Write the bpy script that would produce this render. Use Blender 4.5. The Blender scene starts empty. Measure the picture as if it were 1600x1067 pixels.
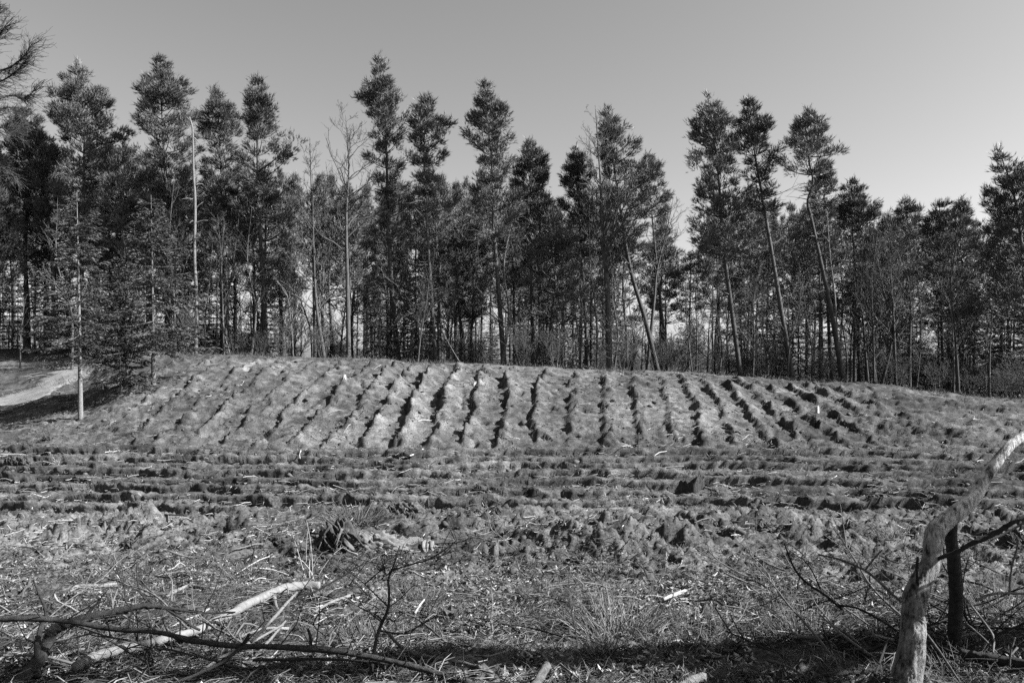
import bpy, math, random
import numpy as np
from mathutils import Vector

SC = bpy.context.scene
COL = SC.collection
R = math.radians

# ------------------------------------------------------------------ camera
CAM_Z = 1.7
FPX = 1244.44          # focal length in pixels of the 1600 px wide photograph (28 mm)
HOR = 560.0            # row of the horizon
cam_d = bpy.data.cameras.new('camera')
cam_d.lens = 28.0
cam_d.sensor_width = 36.0
cam_d.shift_y = (HOR - 533.5) / 1600.0
cam_d.clip_start = 0.05
cam_d.clip_end = 6000.0
cam = bpy.data.objects.new('camera', cam_d)
cam.location = (0, 0, CAM_Z)
cam.rotation_euler = (R(90), 0, 0)
COL.objects.link(cam)
SC.camera = cam

# ------------------------------------------------------------------ light
SUN_AZ = 97.0          # degrees to the right of the view direction
SUN_EL = 37.0
world = bpy.data.worlds.new('World')
SC.world = world
world.use_nodes = True
nt = world.node_tree
nt.nodes.clear()
sky = nt.nodes.new('ShaderNodeTexSky')
sky.sky_type = 'NISHITA'
sky.sun_disc = False
sky.sun_elevation = R(SUN_EL)
sky.sun_rotation = R(SUN_AZ)
sky.altitude = 100
sky.air_density = 1.0
sky.dust_density = 1.8
sky.ozone_density = 1.0
sep = nt.nodes.new('ShaderNodeSeparateColor')
mr = nt.nodes.new('ShaderNodeMath'); mr.operation = 'MULTIPLY'; mr.inputs[1].default_value = 0.8
mg = nt.nodes.new('ShaderNodeMath'); mg.operation = 'MULTIPLY_ADD'; mg.inputs[1].default_value = 0.2
bg = nt.nodes.new('ShaderNodeBackground')
bg.inputs['Strength'].default_value = 0.055
wo = nt.nodes.new('ShaderNodeOutputWorld')
nt.links.new(sky.outputs['Color'], sep.inputs['Color'])
nt.links.new(sep.outputs['Red'], mr.inputs[0])
nt.links.new(sep.outputs['Green'], mg.inputs[0])
nt.links.new(mr.outputs[0], mg.inputs[2])
nt.links.new(mg.outputs[0], bg.inputs['Color'])
nt.links.new(bg.outputs[0], wo.inputs['Surface'])

sun_d = bpy.data.lights.new('sun', 'SUN')
sun_d.energy = 5.0
sun_d.angle = R(0.5)
sun_d.color = (1, 1, 1)
sun = bpy.data.objects.new('sun', sun_d)
sdir = Vector((math.sin(R(SUN_AZ)) * math.cos(R(SUN_EL)), math.cos(R(SUN_AZ)) * math.cos(R(SUN_EL)), math.sin(R(SUN_EL))))
sun.rotation_euler = sdir.to_track_quat('Z', 'Y').to_euler()
COL.objects.link(sun)

SC.view_settings.view_transform = 'Standard'
SC.view_settings.look = 'None'
SC.view_settings.gamma = 1.0
SC.view_settings.exposure = 2.07
SC.view_settings.use_curve_mapping = False
SC.render.engine = 'CYCLES'
SC.cycles.max_bounces = 4
SC.cycles.diffuse_bounces = 2
SC.cycles.glossy_bounces = 1
SC.cycles.transmission_bounces = 1
SC.cycles.use_denoising = False

# ------------------------------------------------------------------ materials (black-and-white place: greys only)
def new_mat(name):
    m = bpy.data.materials.new(name)
    m.use_nodes = True
    t = m.node_tree
    b = t.nodes['Principled BSDF']
    b.inputs['Specular IOR Level'].default_value = 0.14
    b.inputs['Roughness'].default_value = 0.85
    return m, t, b

def noise_node(t, scale, detail=5, rough=0.6, coord=None, vec_scale=None):
    n = t.nodes.new('ShaderNodeTexNoise')
    n.inputs['Scale'].default_value = scale
    n.inputs['Detail'].default_value = detail
    n.inputs['Roughness'].default_value = rough
    if coord is not None:
        if vec_scale is not None:
            mp = t.nodes.new('ShaderNodeMapping')
            mp.inputs['Scale'].default_value = vec_scale
            t.links.new(coord, mp.inputs['Vector'])
            t.links.new(mp.outputs[0], n.inputs['Vector'])
        else:
            t.links.new(coord, n.inputs['Vector'])
    return n

def ramp(t, src, stops):
    r = t.nodes.new('ShaderNodeValToRGB')
    e = r.color_ramp.elements
    while len(e) < len(stops):
        e.new(0.5)
    for k, (p, v) in enumerate(stops):
        e[k].position = p
        e[k].color = (v, v, v, 1)
    t.links.new(src, r.inputs['Fac'])
    return r

def mixm(t, a, b, op='MULTIPLY'):
    m = t.nodes.new('ShaderNodeMath')
    m.operation = op
    for k, s in enumerate((a, b)):
        if isinstance(s, (int, float)):
            m.inputs[k].default_value = s
        else:
            t.links.new(s, m.inputs[k])
    return m

def bump(t, b, src, strength, dist):
    n = t.nodes.new('ShaderNodeBump')
    n.inputs['Strength'].default_value = strength
    n.inputs['Distance'].default_value = dist
    t.links.new(src, n.inputs['Height'])
    t.links.new(n.outputs[0], b.inputs['Normal'])

def mat_soil():
    m, t, b = new_mat('soil')
    co = t.nodes.new('ShaderNodeTexCoord').outputs['Object']
    n1 = noise_node(t, 0.35, 4, 0.55, co)
    n2 = noise_node(t, 3.0, 6, 0.65, co)
    n3 = noise_node(t, 28.0, 5, 0.7, co)
    r1 = ramp(t, n1.outputs[0], [(0.3, 0.72), (0.7, 1.2)])
    r2 = ramp(t, n2.outputs[0], [(0.3, 0.42), (0.5, 0.95), (0.72, 1.6)])
    r3 = ramp(t, n3.outputs[0], [(0.3, 0.3), (0.5, 1.0), (0.72, 1.9)])
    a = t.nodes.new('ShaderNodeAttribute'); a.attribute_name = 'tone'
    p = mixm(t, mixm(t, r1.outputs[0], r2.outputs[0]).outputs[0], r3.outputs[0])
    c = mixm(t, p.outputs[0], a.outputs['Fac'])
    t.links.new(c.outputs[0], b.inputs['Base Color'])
    h = mixm(t, n3.outputs[0], mixm(t, n2.outputs[0], 1.5).outputs[0], 'ADD')
    bump(t, b, h.outputs[0], 0.5, 0.03)
    b.inputs['Specular IOR Level'].default_value = 0.05
    return m

def mat_sand():
    m, t, b = new_mat('pale_sand')
    co = t.nodes.new('ShaderNodeTexCoord').outputs['Object']
    n2 = noise_node(t, 1.5, 6, 0.6, co)
    n3 = noise_node(t, 20, 4, 0.7, co)
    r2 = ramp(t, n2.outputs[0], [(0.3, 0.10), (0.7, 0.17)])
    r3 = ramp(t, n3.outputs[0], [(0.3, 0.75), (0.7, 1.15)])
    p = mixm(t, r2.outputs[0], r3.outputs[0])
    t.links.new(p.outputs[0], b.inputs['Base Color'])
    bump(t, b, n3.outputs[0], 0.6, 0.03)
    return m

def mat_tone(name, gain=1.0, vary=0.35, scale=30.0):
    """colour from the per-vertex tone of each piece, with a little grain"""
    m, t, b = new_mat(name)
    a = t.nodes.new('ShaderNodeAttribute'); a.attribute_name = 'tone'
    co = t.nodes.new('ShaderNodeTexCoord').outputs['Object']
    n = noise_node(t, scale, 4, 0.65, co)
    r = ramp(t, n.outputs[0], [(0.3, (1 - vary) * gain), (0.7, (1 + vary) * gain)])
    p = mixm(t, a.outputs['Fac'], r.outputs[0])
    t.links.new(p.outputs[0], b.inputs['Base Color'])
    return m

def mat_needle(name):
    m, t, b = new_mat(name)
    a = t.nodes.new('ShaderNodeAttribute'); a.attribute_name = 'tone'
    oi = t.nodes.new('ShaderNodeObjectInfo')
    r = ramp(t, oi.outputs['Random'], [(0.0, 0.75), (1.0, 1.25)])
    p = mixm(t, a.outputs['Fac'], r.outputs[0])
    t.links.new(p.outputs[0], b.inputs['Base Color'])
    b.inputs['Roughness'].default_value = 0.55
    b.inputs['Specular IOR Level'].default_value = 0.3
    return m

def mat_bark(name, lo, hi, scale=(14, 14, 3), pale_top=None, bump_s=0.7, bump_d=0.03):
    m, t, b = new_mat(name)
    tc = t.nodes.new('ShaderNodeTexCoord')
    n = noise_node(t, 1.0, 6, 0.65, tc.outputs['Object'], scale)
    v = t.nodes.new('ShaderNodeTexVoronoi')
    mp = t.nodes.new('ShaderNodeMapping'); mp.inputs['Scale'].default_value = tuple(2 * s for s in scale)
    t.links.new(tc.outputs['Object'], mp.inputs['Vector']); t.links.new(mp.outputs[0], v.inputs['Vector'])
    r = ramp(t, n.outputs[0], [(0.32, lo), (0.68, hi)])
    out = r.outputs[0]
    if pale_top:
        sx = t.nodes.new('ShaderNodeSeparateXYZ')
        t.links.new(tc.outputs['Generated'], sx.inputs[0])
        g = ramp(t, sx.outputs['Z'], [(0.15, 1.0), (0.6, pale_top)])
        out = mixm(t, out, g.outputs[0]).outputs[0]
    oi = t.nodes.new('ShaderNodeObjectInfo')
    rr = ramp(t, oi.outputs['Random'], [(0.0, 0.75), (1.0, 1.3)])
    out = mixm(t, out, rr.outputs[0]).outputs[0]
    t.links.new(out, b.inputs['Base Color'])
    h = mixm(t, n.outputs[0], v.outputs['Distance'], 'ADD')
    bump(t, b, h.outputs[0], bump_s, bump_d)
    return m

def mat_old_bark():
    """thick plated bark of the leaning tree: peeling pale plates higher up, dark cracks"""
    m, t, b = new_mat('plated_bark')
    tc = t.nodes.new('ShaderNodeTexCoord')
    n = noise_node(t, 1.0, 7, 0.7, tc.outputs['Object'], (32, 32, 9))
    n2 = noise_node(t, 1.0, 5, 0.6, tc.outputs['Object'], (13, 13, 16))
    sx = t.nodes.new('ShaderNodeSeparateXYZ')
    t.links.new(tc.outputs['Object'], sx.inputs[0])
    pale = ramp(t, sx.outputs['Z'], [(0.6, 0.75), (1.05, 2.3)])
    r = ramp(t, n.outputs[0], [(0.37, 0.015), (0.46, 0.11), (0.60, 0.25)])
    blot = ramp(t, n2.outputs[0], [(0.30, 0.3), (0.37, 1.0)])
    out = mixm(t, mixm(t, r.outputs[0], pale.outputs[0]).outputs[0], blot.outputs[0]).outputs[0]
    cl = t.nodes.new('ShaderNodeClamp'); cl.inputs['Max'].default_value = 0.5; t.links.new(out, cl.inputs[0])
    t.links.new(cl.outputs[0], b.inputs['Base Color'])
    bump(t, b, n.outputs[0], 1.0, 0.03)
    return m

M = {}
M['soil'] = mat_soil()
M['sand'] = mat_sand()
M['litter'] = mat_tone('wood_litter', 0.5, 0.35, 40)
M['leaf'] = mat_tone('dead_leaf', 0.5, 0.25, 60)
M['grass'] = mat_tone('dry_grass', 0.52, 0.2, 10)
M['clod'] = mat_tone('clod', 0.58, 0.5, 22)
M['needle'] = mat_needle('pine_needles')
M['pine_bark'] = mat_bark('pine_bark', 0.03, 0.08, pale_top=1.35)
M['bare_bark'] = mat_bark('bare_bark', 0.035, 0.10)
M['dead_bark'] = mat_bark('dead_bark', 0.08, 0.17)
M['dark_bark'] = mat_bark('dark_bark', 0.015, 0.045, (30, 30, 30))
M['grey_bark'] = mat_bark('grey_bark', 0.06, 0.15, (34, 34, 34), bump_d=0.012)
M['pale_wood'] = mat_bark('pale_wood', 0.075, 0.14, (16, 16, 16), bump_d=0.006)
M['fresh_wood'] = mat_bark('fresh_wood', 0.2, 0.34, (60, 60, 8), bump_d=0.008)
M['rotten_wood'] = mat_bark('rotten_wood', 0.02, 0.08, (30, 30, 10), bump_d=0.03)
M['plated'] = mat_old_bark()

# ------------------------------------------------------------------ helpers
def tag(o, label=None, cat=None, group=None, kind=None):
    if label: o['label'] = label
    if cat: o['category'] = cat
    if group: o['group'] = group
    if kind: o['kind'] = kind
    return o

def empty(name, loc, label, cat, group=None):
    o = bpy.data.objects.new(name, None)
    o.empty_display_size = 0.2
    o.location = loc
    COL.objects.link(o)
    return tag(o, label, cat, group)

class MB:
    """collects vertices and triangles; builds ONE mesh object"""
    def __init__(s):
        s.v = []; s.f = []; s.t = []; s.n = 0
    def add(s, v, f, tone=None):
        v = np.asarray(v, dtype=np.float32).reshape(-1, 3)
        f = np.asarray(f, dtype=np.int64).reshape(-1, 3)
        s.v.append(v); s.f.append(f + s.n)
        if tone is None: tone = 0.2
        s.t.append(np.broadcast_to(np.asarray(tone, dtype=np.float32), (len(v),)))
        s.n += len(v)
    def absorb(s, o, shift=(0, 0, 0)):
        s.v += [v - np.asarray(shift, np.float32) for v in o.v]; s.f += [f + s.n for f in o.f]; s.t += o.t; s.n += o.n
    def mesh(s, name, mat, smooth=False):
        v = np.concatenate(s.v); f = np.concatenate(s.f); tn = np.concatenate(s.t)
        me = bpy.data.meshes.new(name)
        me.vertices.add(len(v)); me.vertices.foreach_set('co', v.ravel())
        me.loops.add(f.size); me.loops.foreach_set('vertex_index', f.ravel().astype(np.int32))
        me.polygons.add(len(f))
        me.polygons.foreach_set('loop_start', np.arange(0, f.size, 3, dtype=np.int32))
        if smooth:
            me.polygons.foreach_set('use_smooth', np.ones(len(f), dtype=bool))
        at = me.attributes.new('tone', 'FLOAT', 'POINT')
        at.data.foreach_set('value', tn.astype(np.float32))
        me.materials.append(mat)
        me.update(calc_edges=True)
        return me
    def build(s, name, mat, parent=None, smooth=False):
        o = bpy.data.objects.new(name, s.mesh(name, mat, smooth))
        COL.objects.link(o)
        if parent is not None: o.parent = parent
        return o

def catmull(P, n):
    P = np.asarray(P, float)
    if len(P) < 3: 
        u = np.linspace(0, 1, n)[:, None]
        return P[0] * (1 - u) + P[-1] * u
    Q = np.vstack([2 * P[0] - P[1], P, 2 * P[-1] - P[-2]])
    m = len(P) - 1
    u = np.linspace(0, m, n)
    i = np.minimum(u.astype(int), m - 1); t = (u - i)[:, None]
    a, b, c, d = Q[i], Q[i + 1], Q[i + 2], Q[i + 3]
    return 0.5 * (2 * b + (c - a) * t + (2 * a - 5 * b + 4 * c - d) * t ** 2 + (3 * b - a - 3 * c + d) * t ** 3)

def tube(mb, P, rad, sides=6, tone=None, cap=True, rough=0.0, rng=None, plates=0.0):
    P = np.asarray(P, float); n = len(P)
    rad = np.broadcast_to(np.asarray(rad, float), (n,))
    T = np.gradient(P, axis=0); T /= np.linalg.norm(T, axis=1, keepdims=True) + 1e-9
    ref = np.array([0, 0, 1.0]) if abs(T[:, 2]).mean() < 0.8 else np.array([1.0, 0, 0])
    U = np.cross(T, ref); U /= np.linalg.norm(U, axis=1, keepdims=True) + 1e-9
    W = np.cross(T, U)
    a = np.arange(sides) * 2 * math.pi / sides
    rr = rad[:, None] * np.ones(sides)
    if rough and rng is not None:
        rr = rr * (1 + rough * rng.standard_normal((n, sides)))
    if plates:
        al = np.concatenate([[0], np.cumsum(np.linalg.norm(np.diff(P, axis=0), axis=1))])[:, None] * np.ones(sides)
        ca, sa = np.cos(a)[None] * np.ones((n, 1)), np.sin(a)[None] * np.ones((n, 1))
        q = np.abs(noise2(ca * 3.1 + al * 2.0 + 9, sa * 3.1 + al * 9.0, 3)) + 0.6 * np.abs(noise2(ca * 6.5 + 3 + al * 5, sa * 6.5 + al * 22.0, 4))
        lump = noise2(ca * 1.1 + al * 3.1, sa * 1.1 - al * 2.6, 6)
        low = np.clip(1.25 - al / al.max() * 1.5, 0.15, 1)
        rr = rr * (1 + plates * (np.minimum(q, 0.28) / 0.28 - 0.6) * low + 0.10 * lump)
    V = P[:, None, :] + rr[..., None] * (np.cos(a)[None, :, None] * U[:, None, :] + np.sin(a)[None, :, None] * W[:, None, :])
    idx = np.arange(n * sides).reshape(n, sides)
    A = idx[:-1]; B = np.roll(idx, -1, 1)[:-1]; C = np.roll(idx, -1, 1)[1:]; D = idx[1:]
    F = np.concatenate([np.stack([A, B, C], -1).reshape(-1, 3), np.stack([A, C, D], -1).reshape(-1, 3)])
    V = V.reshape(-1, 3)
    if cap:
        V = np.vstack([V, P[0], P[-1]])
        k = n * sides
        c1 = [[k, idx[0, (j + 1) % sides], idx[0, j]] for j in range(sides)]
        c2 = [[k + 1, idx[-1, j], idx[-1, (j + 1) % sides]] for j in range(sides)]
        F = np.vstack([F, c1, c2])
    mb.add(V, F, tone)

def many_tubes(mb, P, rad, sides=3, tone=0.2):
    """P (N,n,3), rad (N,n): N thin limbs at once"""
    N, n, _ = P.shape
    T = P[:, -1] - P[:, 0]; T /= np.linalg.norm(T, axis=1, keepdims=True) + 1e-9
    ref = np.where(np.abs(T[:, 2:3]) < 0.85, np.array([[0, 0, 1.0]]), np.array([[1.0, 0, 0]]))
    U = np.cross(T, ref); U /= np.linalg.norm(U, axis=1, keepdims=True) + 1e-9
    W = np.cross(T, U)
    a = np.arange(sides) * 2 * math.pi / sides
    ring = np.cos(a)[None, :, None] * U[:, None, :] + np.sin(a)[None, :, None] * W[:, None, :]
    V = P[:, :, None, :] + rad[:, :, None, None] * ring[:, None, :, :]
    idx = np.arange(N * n * sides).reshape(N, n, sides)
    A = idx[:, :-1]; B = np.roll(idx, -1, 2)[:, :-1]; C = np.roll(idx, -1, 2)[:, 1:]; D = idx[:, 1:]
    F = np.concatenate([np.stack([A, B, C], -1).reshape(-1, 3), np.stack([A, C, D], -1).reshape(-1, 3)])
    tone = np.broadcast_to(np.asarray(tone, float), (N,))
    mb.add(V.reshape(-1, 3), F, np.repeat(tone, n * sides))

def unit(v):
    return v / (np.linalg.norm(v, axis=-1, keepdims=True) + 1e-9)

# ---- gradient noise
def _hash(ix, iy, seed):
    h = (ix.astype(np.uint32) * np.uint32(374761393) + iy.astype(np.uint32) * np.uint32(668265263) + np.uint32((seed * 2654435761) & 0xffffffff))
    h = (h ^ (h >> np.uint32(13))) * np.uint32(1274126177)
    h = h ^ (h >> np.uint32(16))
    return h
def noise2(x, y, seed=0):
    xf = np.floor(x); yf = np.floor(y)
    ix = xf.astype(np.int64); iy = yf.astype(np.int64)
    fx = x - xf; fy = y - yf
    u = fx * fx * fx * (fx * (fx * 6 - 15) + 10); v = fy * fy * fy * (fy * (fy * 6 - 15) + 10)
    def g(dx, dy):
        a = _hash(ix + dx, iy + dy, seed).astype(np.float64) * (2 * math.pi / 4294967296.0)
        return np.cos(a) * (fx - dx) + np.sin(a) * (fy - dy)
    a = g(0, 0); b = g(1, 0); c = g(0, 1); d = g(1, 1)
    return ((a * (1 - u) + b * u) * (1 - v) + (c * (1 - u) + d * u) * v) * 1.5
def fbm(x, y, sc, oct=3, seed=0, gain=0.5):
    r = 0; a = 1
    for k in range(oct):
        r = r + a * noise2(x * sc, y * sc, seed + k * 17); a *= gain; sc *= 2.03
    return r
def sstep(a, b, x):
    t = np.clip((x - a) / (b - a), 0, 1)
    return t * t * (3 - 2 * t)

# ------------------------------------------------------------------ the lie of the land
def z_of(py, d): return CAM_Z - (py - HOR) / FPX * d
PXC = np.array([-600, -150, 0, 110, 210, 330, 550, 700, 1000, 1300, 1600, 1800, 2300], float)
CREST = np.array([600, 612, 618, 598, 556, 556, 562, 570, 582, 600, 628, 640, 660], float)   # photo row of the crest at 34 m
DD = np.array([-60, 2.0, 4.0, 7.0, 10.0, 13.0, 17.0, 21.0, 24.0, 29.0, 34.0, 37.0, 46.0, 60.0, 90.0, 200.0, 3500.0])
CT = np.zeros((len(DD), len(PXC)))
for j, (px, cy) in enumerate(zip(PXC, CREST)):
    zc = z_of(cy, 34.0)
    base = -0.9
    prof = {-60: 0.2, 2: 0.06, 4: 0.0, 7: -0.36, 10: -0.68, 13: -0.86, 17: -0.92, 21: base}
    for i, d in enumerate(DD):
        if d <= 21: CT[i, j] = prof[int(d)]
        elif d <= 34:
            t = (d - 21) / 13.0
            s = {24: 0.27, 29: 0.74, 34: 1.0}[int(d)]
            CT[i, j] = base + (zc - base) * s
        else:
            drop = {37: 0.0, 46: -0.45, 60: -0.9, 90: -1.6, 200: -2.5, 3500: -2.5}[int(d)]
            CT[i, j] = zc + drop
    if px <= 110:        # the bank behind the sandy path rises again on the left
        for i, d in enumerate(DD):
            if d == 37: CT[i, j] = z_of(580, 37) if px > 60 else z_of(586, 37)
            if d == 46: CT[i, j] = z_of(546, 46)
            if d == 60: CT[i, j] = z_of(552, 60)
            if d == 90: CT[i, j] = 1.0
            if d == 200: CT[i, j] = 0.2
            if d == 3500: CT[i, j] = -2.5
# spruce hollow at the far left: ground at the foot of the front spruce
def base_height(x, y):
    x = np.asarray(x, float); y = np.asarray(y, float)
    px = 800 + FPX * x / np.maximum(y, 2.2)
    px = np.clip(px, PXC[0], PXC[-1]); yy = np.clip(y, DD[0], DD[-1])
    j = np.clip(np.searchsorted(PXC, px) - 1, 0, len(PXC) - 2)
    i = np.clip(np.searchsorted(DD, yy) - 1, 0, len(DD) - 2)
    u = (px - PXC[j]) / (PXC[j + 1] - PXC[j]); u = u * u * (3 - 2 * u)
    def at(ii):
        return CT[ii, j] * (1 - u) + CT[ii, j + 1] * u
    # hermite along depth
    i0 = np.maximum(i - 1, 0); i3 = np.minimum(i + 2, len(DD) - 1)
    d0, d1, d2, d3 = DD[i0], DD[i], DD[i + 1], DD[i3]
    p0, p1, p2, p3 = at(i0), at(i), at(i + 1), at(i3)
    h = d2 - d1; t = (yy - d1) / h
    m1 = np.where(i0 == i, (p2 - p1) / h, (p2 - p0) / np.maximum(d2 - d0, 1e-6))
    m2 = np.where(i3 == i + 1, (p2 - p1) / h, (p3 - p1) / np.maximum(d3 - d1, 1e-6))
    lim = 1.5 * np.abs((p2 - p1) / h) + 0.03
    m1 = np.clip(m1, -lim, lim); m2 = np.clip(m2, -lim, lim)
    t2 = t * t; t3 = t2 * t
    z = (2 * t3 - 3 * t2 + 1) * p1 + (t3 - 2 * t2 + t) * h * m1 + (-2 * t3 + 3 * t2) * p2 + (t3 - t2) * h * m2
    # round mound in the middle distance
    z = z + 0.30 * np.exp(-(((x - 1.25) / 1.1) ** 2 + ((y - 10.1) / 0.7) ** 2))
    return z

# rows that run up the slope: where they start (bottom, 22 m) and where they end (crest, 34 m) in the photo
ROW_B = np.array([-900, -300, 100, 250, 370, 480, 600, 665, 735, 845, 955, 1015, 1065, 1150, 1290, 1400, 1700, 2600], float)
ROW_T = np.array([-300, 40, 330, 430, 525, 620, 672, 715, 765, 857, 962, 1004, 1040, 1085, 1155, 1225, 1400, 2000], float)
rngG = np.random.default_rng(5)

S_IN = np.linspace(-0.78, 0.78, 650)
S_COL = np.concatenate([[-40, -12, -5, -3, -2, -1.5, -1.2, -1.0, -0.88], S_IN, [0.9, 1.0, 1.2, 1.5, 2, 3, 5, 12, 40]])
ys = [2.3]
while ys[-1] < 36: ys.append(ys[-1] * 1.0043 if ys[-1] > 3.2 else ys[-1] * 1.006)
while ys[-1] < 90: ys.append(ys[-1] * 1.014)
while ys[-1] < 3400: ys.append(ys[-1] * 1.12)
Y_ROW = np.concatenate([[-60, -25, -10, -5, -2, 0, 1.0, 1.7], ys])
WY = np.maximum(Y_ROW, 2.3)
GX = WY[:, None] * S_COL[None, :]
GY = np.repeat(Y_ROW[:, None], len(S_COL), 1)
GPX = 800 + FPX * S_COL[None, :] * np.ones_like(GX)

def relief(X, Y, PX):
    """furrows, sods and clods on top of the base height; returns height and a tone factor"""
    near = sstep(3400, 60, Y)
    h = np.zeros_like(X)
    # broad unevenness
    h += 0.05 * fbm(X, Y, 0.5, 2, 3) * sstep(60, 20, Y)
    # ---- rows up the hill
    tt = np.clip((Y - 22.0) / 12.0, -0.35, 1.25)
    U = np.empty_like(X)
    for i in range(X.shape[0]):
        t = tt[i, 0]
        xb = (ROW_B - 800) / FPX * 22.0; xt = (ROW_T - 800) / FPX * 34.0
        xr = xb * (1 - t) + xt * t
        U[i] = np.interp(X[i], xr, (ROW_B - 665) / 54.0)
    wob = 0.18 * fbm(X, Y, 0.32, 2, 21) + 0.08 * fbm(X, Y, 1.3, 2, 22) + 0.06 * fbm(X, Y, 4.3, 2, 23)
    ph = (U + wob) % 1.0
    ridge = sstep(0.02, 0.13, ph) * (1 - 0.9 * sstep(0.16, 0.85, ph)) - 0.28 * (sstep(0.86, 0.97, ph) * 1.0 + (1 - sstep(0.0, 0.05, ph)))
    edge = 0.70 + 0.95 * fbm(X, Y, 0.8, 3, 31)
    amp = np.clip(edge, 0.0, 1.4)
    mh = sstep(21.2, 22.6, Y + 0.5 * fbm(X, Y, 0.4, 1, 33)) * sstep(33.8, 31.2, Y + 0.7 * fbm(X, Y, 0.7, 1, 34)) * sstep(150, 280, PX) * sstep(1460, 1240, PX)
    mh = mh * (0.85 + 0.15 * sstep(480, 640, PX)) * (1 - 0.2 * sstep(1050, 1250, PX))
    rown = np.floor(U + wob)
    ramp_row = 0.75 + 0.35 * np.sin(rown * 12.9898 + 2.0) + 0.15 * np.sin(rown * 4.1)
    h += 0.215 * ridge * amp * mh * ramp_row
    # ---- rows across the valley, and across the whole flank on the right
    skew = 0.03 * X + 0.35 * fbm(X, Y, 0.11, 2, 41) + 0.22 * fbm(X, Y, 0.5, 2, 42) + 0.05 * fbm(X, Y, 1.8, 2, 43) + 0.035 * fbm(X, Y, 5.0, 2, 44)
    V = (Y - 21.9 + skew) / 1.16
    pv = V % 1.0
    sod = sstep(0.06, 0.16, pv) * (1 - 0.92 * sstep(0.22, 0.9, pv)) - 0.35 * (sstep(0.86, 0.97, pv) + (1 - sstep(0.0, 0.08, pv)))
    ampv = np.clip(0.95 + 0.42 * fbm(X * 0.3, Y, 0.7, 3, 51), 0.3, 1.25)
    mv = sstep(12.0, 13.6, Y) * (sstep(22.4, 21.6, Y) + (1 - sstep(22.4, 21.6, Y)) * sstep(1240, 1420, PX) * sstep(35.0, 32.0, Y) * 0.8)
    h += 0.175 * sod * ampv * mv
    over = 0.15 * np.clip(sod, 0, 1) * ampv * mv      # the turned sods hang over their front edge
    # ---- clods everywhere that has been turned over
    dug = sstep(6.5, 10.0, Y) * sstep(37, 33, Y)
    dug = dug * (1 - 0.45 * sstep(12.5, 14, Y) * sstep(22.5, 21, Y))
    dug = dug * (1 - 0.75 * sstep(170, 40, PX) * sstep(20, 23, Y))
    b1 = np.abs(fbm(X, Y, 1.5, 3, 61)); b2 = np.abs(fbm(X, Y, 3.6, 3, 71))
    patch = np.clip(0.65 + 0.9 * fbm(X, Y, 0.45, 2, 81), 0.1, 1.5)
    h += dug * patch * (0.065 * (b1 - 0.3) * (1 - 0.6 * sstep(20.5, 23, Y) * sstep(1400, 1200, PX)) + 0.055 * (b2 - 0.3))
    lump = np.clip(fbm(X, Y, 1.15, 2, 91) - 0.28, 0, 1)
    slab = sstep(-0.10, 0.10, fbm(X, Y * 1.3, 1.5, 3, 141) - 0.12) * 0.075 + sstep(-0.08, 0.08, fbm(X, Y * 1.4, 3.3, 2, 143) - 0.1) * 0.055 + sstep(-0.07, 0.07, fbm(X, Y * 1.2, 7.0, 2, 145) - 0.05) * 0.03
    h += dug * slab * (1 - 0.55 * sstep(12.3, 13.8, Y)) * (1 - 0.3 * sstep(20.5, 23, Y)) * np.clip(0.7 + 0.8 * fbm(X, Y, 0.4, 2, 147), 0.1, 1.4)
    h += 0.10 * mh * sstep(-.05, .12, fbm(X, Y, 2.1, 2, 161) - .1) * (sstep(.03, .1, ph) * sstep(.5, .2, ph))
    h += 0.07 * fbm(X, Y, 1.0, 3, 163) * sstep(32.5, 34, Y) * sstep(37, 35, Y)
    hill = sstep(20.5, 23, Y) * sstep(1400, 1200, PX)
    h += dug * 0.15 * (1 - 0.75 * hill) * np.minimum(lump * 2.2, 0.55)
    pit = np.clip(fbm(X, Y, 1.35, 2, 97) - 0.36, 0, 1)
    h -= dug * 0.24 * np.minimum(pit * 2.2, 0.6)
    val = sstep(12.3, 13.8, Y) * sstep(22.8, 21.5, Y)
    fine = sstep(70, 37, Y) * (1 - 0.45 * val)
    h += fine * (0.030 * fbm(X, Y, 4.5, 2, 101) - 0.045 * (np.abs(fbm(X, Y, 7.0, 2, 102)) - .3) + 0.022 * fbm(X, Y, 15.0, 2, 103) * sstep(30, 14, Y))
    # foreground litter floor
    fg = sstep(9.5, 7.0, Y) * sstep(1.0, 2.5, Y)
    h += fg * (0.05 * fbm(X, Y, 1.4, 3, 111) + 0.02 * np.abs(fbm(X, Y, 7.0, 2, 113)))
    tone = 0.053 + 0.022 * np.clip(fbm(X, Y, 0.25, 3, 121), -0.8, 0.8) * 1.0
    tone = tone + 0.018 * fbm(X, Y, 2.2, 2, 131)
    tone = tone * (1 + mh * 0.42 * sstep(0.08, 0.2, ph) * sstep(0.75, 0.3, ph) * np.clip(0.6 + 1.3 * fbm(X, Y, 0.7, 2, 151), 0, 1.5) * (1 - 0.5 * sstep(620, 900, PX)))   # sunlit strips along the ridges, painted into the soil tone
    tone = tone * (1 - 0.24 * sstep(950, 1500, PX) * sstep(11.5, 14, Y))      # shaded look of the clods on the right, put into the soil colour
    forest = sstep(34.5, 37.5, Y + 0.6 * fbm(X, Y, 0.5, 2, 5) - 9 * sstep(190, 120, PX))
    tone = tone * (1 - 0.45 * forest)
    return h, np.clip(tone, 0.025, 0.4), over

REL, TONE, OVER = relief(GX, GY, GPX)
inner = (np.abs(S_COL) <= 0.79)[None, :] * np.ones_like(GX)
REL = REL * np.where(inner > 0, 1, 0.3)
GZ0 = base_height(GX, GY)
GZ = GZ0 + REL

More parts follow.
